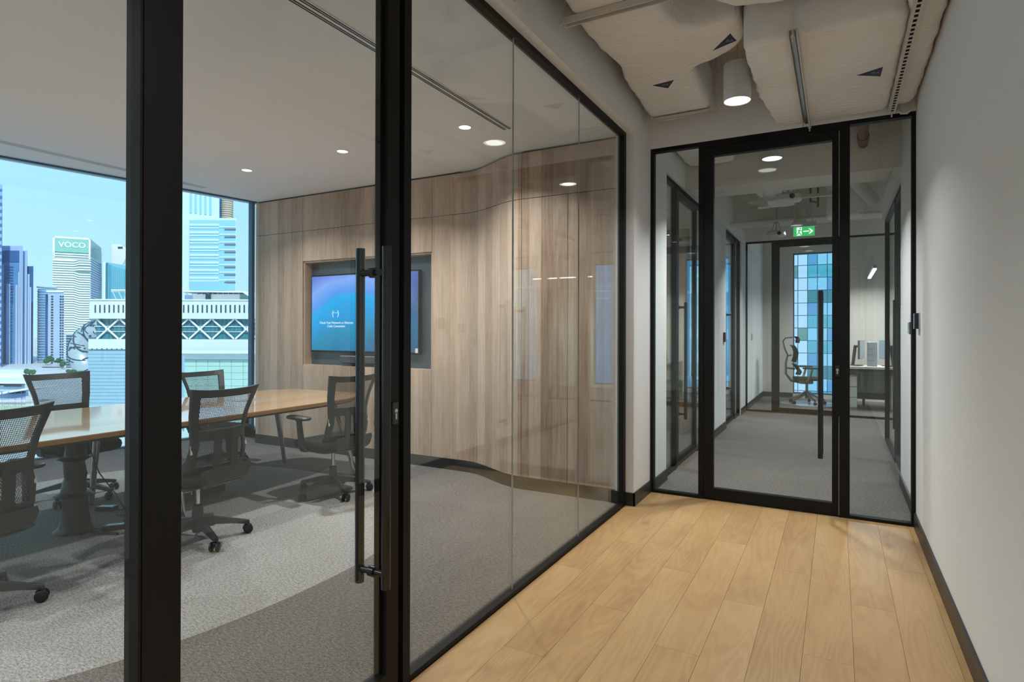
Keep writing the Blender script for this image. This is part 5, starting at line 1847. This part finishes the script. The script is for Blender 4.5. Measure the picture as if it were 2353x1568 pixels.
for k in range(3):
    b.part('strut', MB().beam((A(256 + k * 14, 160), 160.2, Z(260, 667, 160)), (A(266 + k * 14, 160), 160.2, Z(260, 689, 160)), 0.15, 0.15), 'b_pale')
# 11 podium with pale green glass
D2 = 112.0
b = Bld('podium_building', 'low podium with pale green glass squares and a bright white eave', 500, D2)
b.tobase('core', 424, 660, 826, D2 + 0.6, 16, 'b_pgreen')
b.box('eave', 415, 660, 806, 813, D2 - 1.5, 18, 'roofw')
b.box('eave_band', 418, 660, 813, 819, D2 - 0.6, 17, 'b_stone')
b.box('fascia', 424, 660, 818, 826.5, D2 - 0.2, 16, 'b_stone')
for r_ in range(7):
    for c_ in range(8):
        u0 = 424 + c_ * 27.0
        v0 = 827 + r_ * 15.0
        b.box('glass_square', u0 + 0.35, u0 + 26.65, v0 + 0.35, v0 + 14.65, D2 + 0.42, 0.16, 'b_pgreen')

# 12 ring museum
DR = 262.0
b = Bld('ring_building', 'silver oval ring building covered in dark flowing script', 215, DR)
ca, cz = A(209, DR), Z(209, 810, DR)
k1 = DR / FPX


def ring_pt(th, ph, extra=0.0):
    """th around the ring, ph around the tube"""
    ex_, ez_ = 52 * k1, 52 * k1
    tr = (25 - 2 * sin(th)) * k1 + extra
    tilt = -0.35
    dx, dz = cos(th), sin(th)
    cx_, cz_ = ex_ * dx, ez_ * dz
    rx_ = cx_ + tr * cos(ph) * dx
    rz_ = cz_ + tr * cos(ph) * dz * 1.0
    by = tr * 1.1 * sin(ph)
    return (ca + rx_ * cos(tilt) - rz_ * sin(tilt), DR + 8 - by, cz + rx_ * sin(tilt) + rz_ * cos(tilt))


rings = []
for i in range(49):
    th = 2 * pi * i / 48
    rings.append([ring_pt(th, 2 * pi * j / 24) for j in range(24)])
b.part('ring_shell', MB().loft(rings), 'ring', smooth=True)
rs_ = random.Random(4)
script = []
for k in range(40):
    th = radians(70 + k * 4.2)
    ph = radians(rs_.uniform(20, 150))
    pts = []
    a_, c_ = th, ph
    da, dc = rs_.uniform(-0.05, 0.05), rs_.uniform(0.10, 0.2) * rs_.choice((-1, 1))
    cu = rs_.uniform(-0.035, 0.035)
    for j in range(8):
        pts.append(ring_pt(a_, c_, 0.03))
        a_ += da
        c_ += dc
        da += cu * 0.6
        dc += cu
    script.append((pts, rs_.uniform(0.20, 0.38)))
    if k % 3 == 0:
        q = ring_pt(th + 0.05, ph + 0.25, 0.05)
        script.append(([q, (q[0] + 0.5, q[1], q[2] + 0.2)], 0.35))
for pts, r in script:
    b.part('script_stroke', MB().tube(pts, r, 6), 'b_dark', smooth=True)

# 13 low foreground: buildings, fence, lawn, trees
b = Bld('low_building', 'low white flat-roofed building above the fence', 20, 200)
b.tobase('wall', -60, 52, 862, 205, 16, 'roofw')
b.tobase('roof_slab', -60, 55, 858, 203, 18, 'b_white')
b.box('louvre', 34, 49, 863, 872, 204.7, 0.3, 'b_green')
b = Bld('low_building', 'long low pavilion with a dark window strip and white roof', 10, 170)
b.tobase('wall', -60, 58, 886, 170, 10, 'b_pale')
b.box('window_strip', 10, 50, 883, 889, 169.7, 0.4, 'b_dark')
b.box('roof_slab', -60, 62, 878, 882, 168, 14, 'b_white')
b = Bld('low_building', 'curved white walkway roof behind the fence', 20, 150)
b.part('roof_sheet', MB().prism_y([(A(-60, 150), Z(0, 912, 150)), (A(62, 150), Z(0, 892, 150)), (A(62, 150), Z(0, 896, 150)), (A(-60, 150), Z(0, 917, 150))], 150, 160), 'b_white')
b.box('wall', -60, 60, 905, 925, 152, 6, 'b_lilac')
for k in range(4):
    b.box('post', 4 + 15 * k, 5.2 + 15 * k, 900, 935, 149.8, 0.6, 'b_deep')
fe = Bld('metal_fence', 'white picket fence along the lawn at the lower left', 20, 128, 'fence')
for k in range(42):
    fe.box('picket', -20 + k * 2.6, -19.1 + k * 2.6, 916, 948, 128, 0.08, 'b_white')
fe.box('rail', -22, 92, 921, 922.2, 128.1, 0.06, 'b_white')
fe.box('rail', -22, 92, 943, 944.2, 128.1, 0.06, 'b_white')
lw = MB()
gp = [(-140.0, 95.0), (-85.0, 95.0), (-85, 146.0), (-140.0, 146.0)]
b = Bld('lawn', 'green lawn strip behind the white picket fence', 10, 138, 'lawn')
b.part('turf', MB().prism([(A(-80, 138), 132), (A(110, 138), 132), (A(110, 138), 148), (A(-80, 138), 148)], ZG, ZG + 0.3), 'lawn')
b = Bld('service_block', 'pale flat service block at the foot of the apartment block', 128, 300)
b.tobase('wall', 98, 148, 849, 300, 6, 'b_pale')
b.tobase('roof', 96, 148, 847, 301, 4, 'roofw')
for i, (u, v, d, s) in enumerate(((106, 848, 318, 2.4), (114, 846, 325, 2.8), (133, 849, 316, 2.4), (143, 853, 288, 2.4), (60, 858, 240, 2.0), (72, 860, 235, 2.2), (160, 858, 246, 1.8), (170, 861, 242, 1.7), (182, 862, 238, 1.7))):
    t = thing('street_tree', 'street tree number %s from the left below the towers' % ('one', 'two', 'three', 'four', 'five', 'six', 'seven', 'eight', 'nine')[i], 'tree',
              (A(u, d) * CY - d * SY, A(u, d) * SY + d * CY, ZG), YAW, 'street trees')
    rt = random.Random(50 + i)
    m_ = MB()
    for _ in range(7):
        cx_, cy_, cz_ = rt.uniform(-1, 1) * s * 0.35, rt.uniform(-1, 1) * s * 0.35, s * rt.uniform(0.8, 1.4)
        r_ = s * rt.uniform(0.32, 0.5)
        m_.lathe([(0.0, cz_ - r_ * 0.8), (r_ * 0.7, cz_ - r_ * 0.6), (r_, cz_), (r_ * 0.7, cz_ + r_ * 0.6), (0.05, cz_ + r_ * 0.85)], cx_, cy_, 9)
    build('foliage', m_, 'tree', t)
    build('trunk', MB().cyl((0, 0, 0), (0, 0, s * 0.9), 0.25, n=8), 'b_brown', t)
# distant skyline filler between the towers
b = Bld('podium_block', 'dark glass block behind the silver ring building', 196, 300)
b.tobase('wall', 150, 204, 768, 300, 20, 'b_pale')
for k in range(16):
    b.box('window_band', 152, 203, 771 + k * 6, 774 + k * 6, 299.6, 0.5, 'b_dark')
b.tobase('dark_tower', 195, 204, 778, 297, 6, 'b_deep')

# ---- neighbour seen through the rear windows
nb = thing('glass_office_block', 'blue glass office block facing the rear windows', 'building', (3.0, 95.0, ZG))
nbo = (3.0, 95.0, ZG)


def npart(name, mb, mat, par=None):
    return build(name, mb, mat, par or nb, nbo)


npart('core', MB().box(-16, 46, 95.3, 115, ZG, 50), 'b_blue')
pz_m = {}
for r_ in range(12):
    for c_ in range(24):
        x0 = -12.5 + c_ * 1.25
        z0 = -9.0 + r_ * 1.8
        if x0 < -4.0:
            mt_ = 'b_skyw' if (c_ + 3 * r_) % 7 else 'b_green'
        elif r_ % 2 == 0:
            mt_ = 'b_gteal' if (r_ // 2) % 3 == 1 else 'b_teal'
        else:
            mt_ = 'b_sky' if (r_ * 5 + c_ * 3) % 4 else 'b_blue'
        if mt_ not in pz_m:
            o = build('facade_panel', MB().box(0.05, 1.20, 0, 0.25, 0.05, 1.75), mt_, nb)
            pz_m[mt_] = o.data
        else:
            o = bpy.data.objects.new('facade_panel', pz_m[mt_])
            COL.objects.link(o)
            o.parent = nb
        o.location = (x0 - nbo[0], 0, z0 - nbo[2])
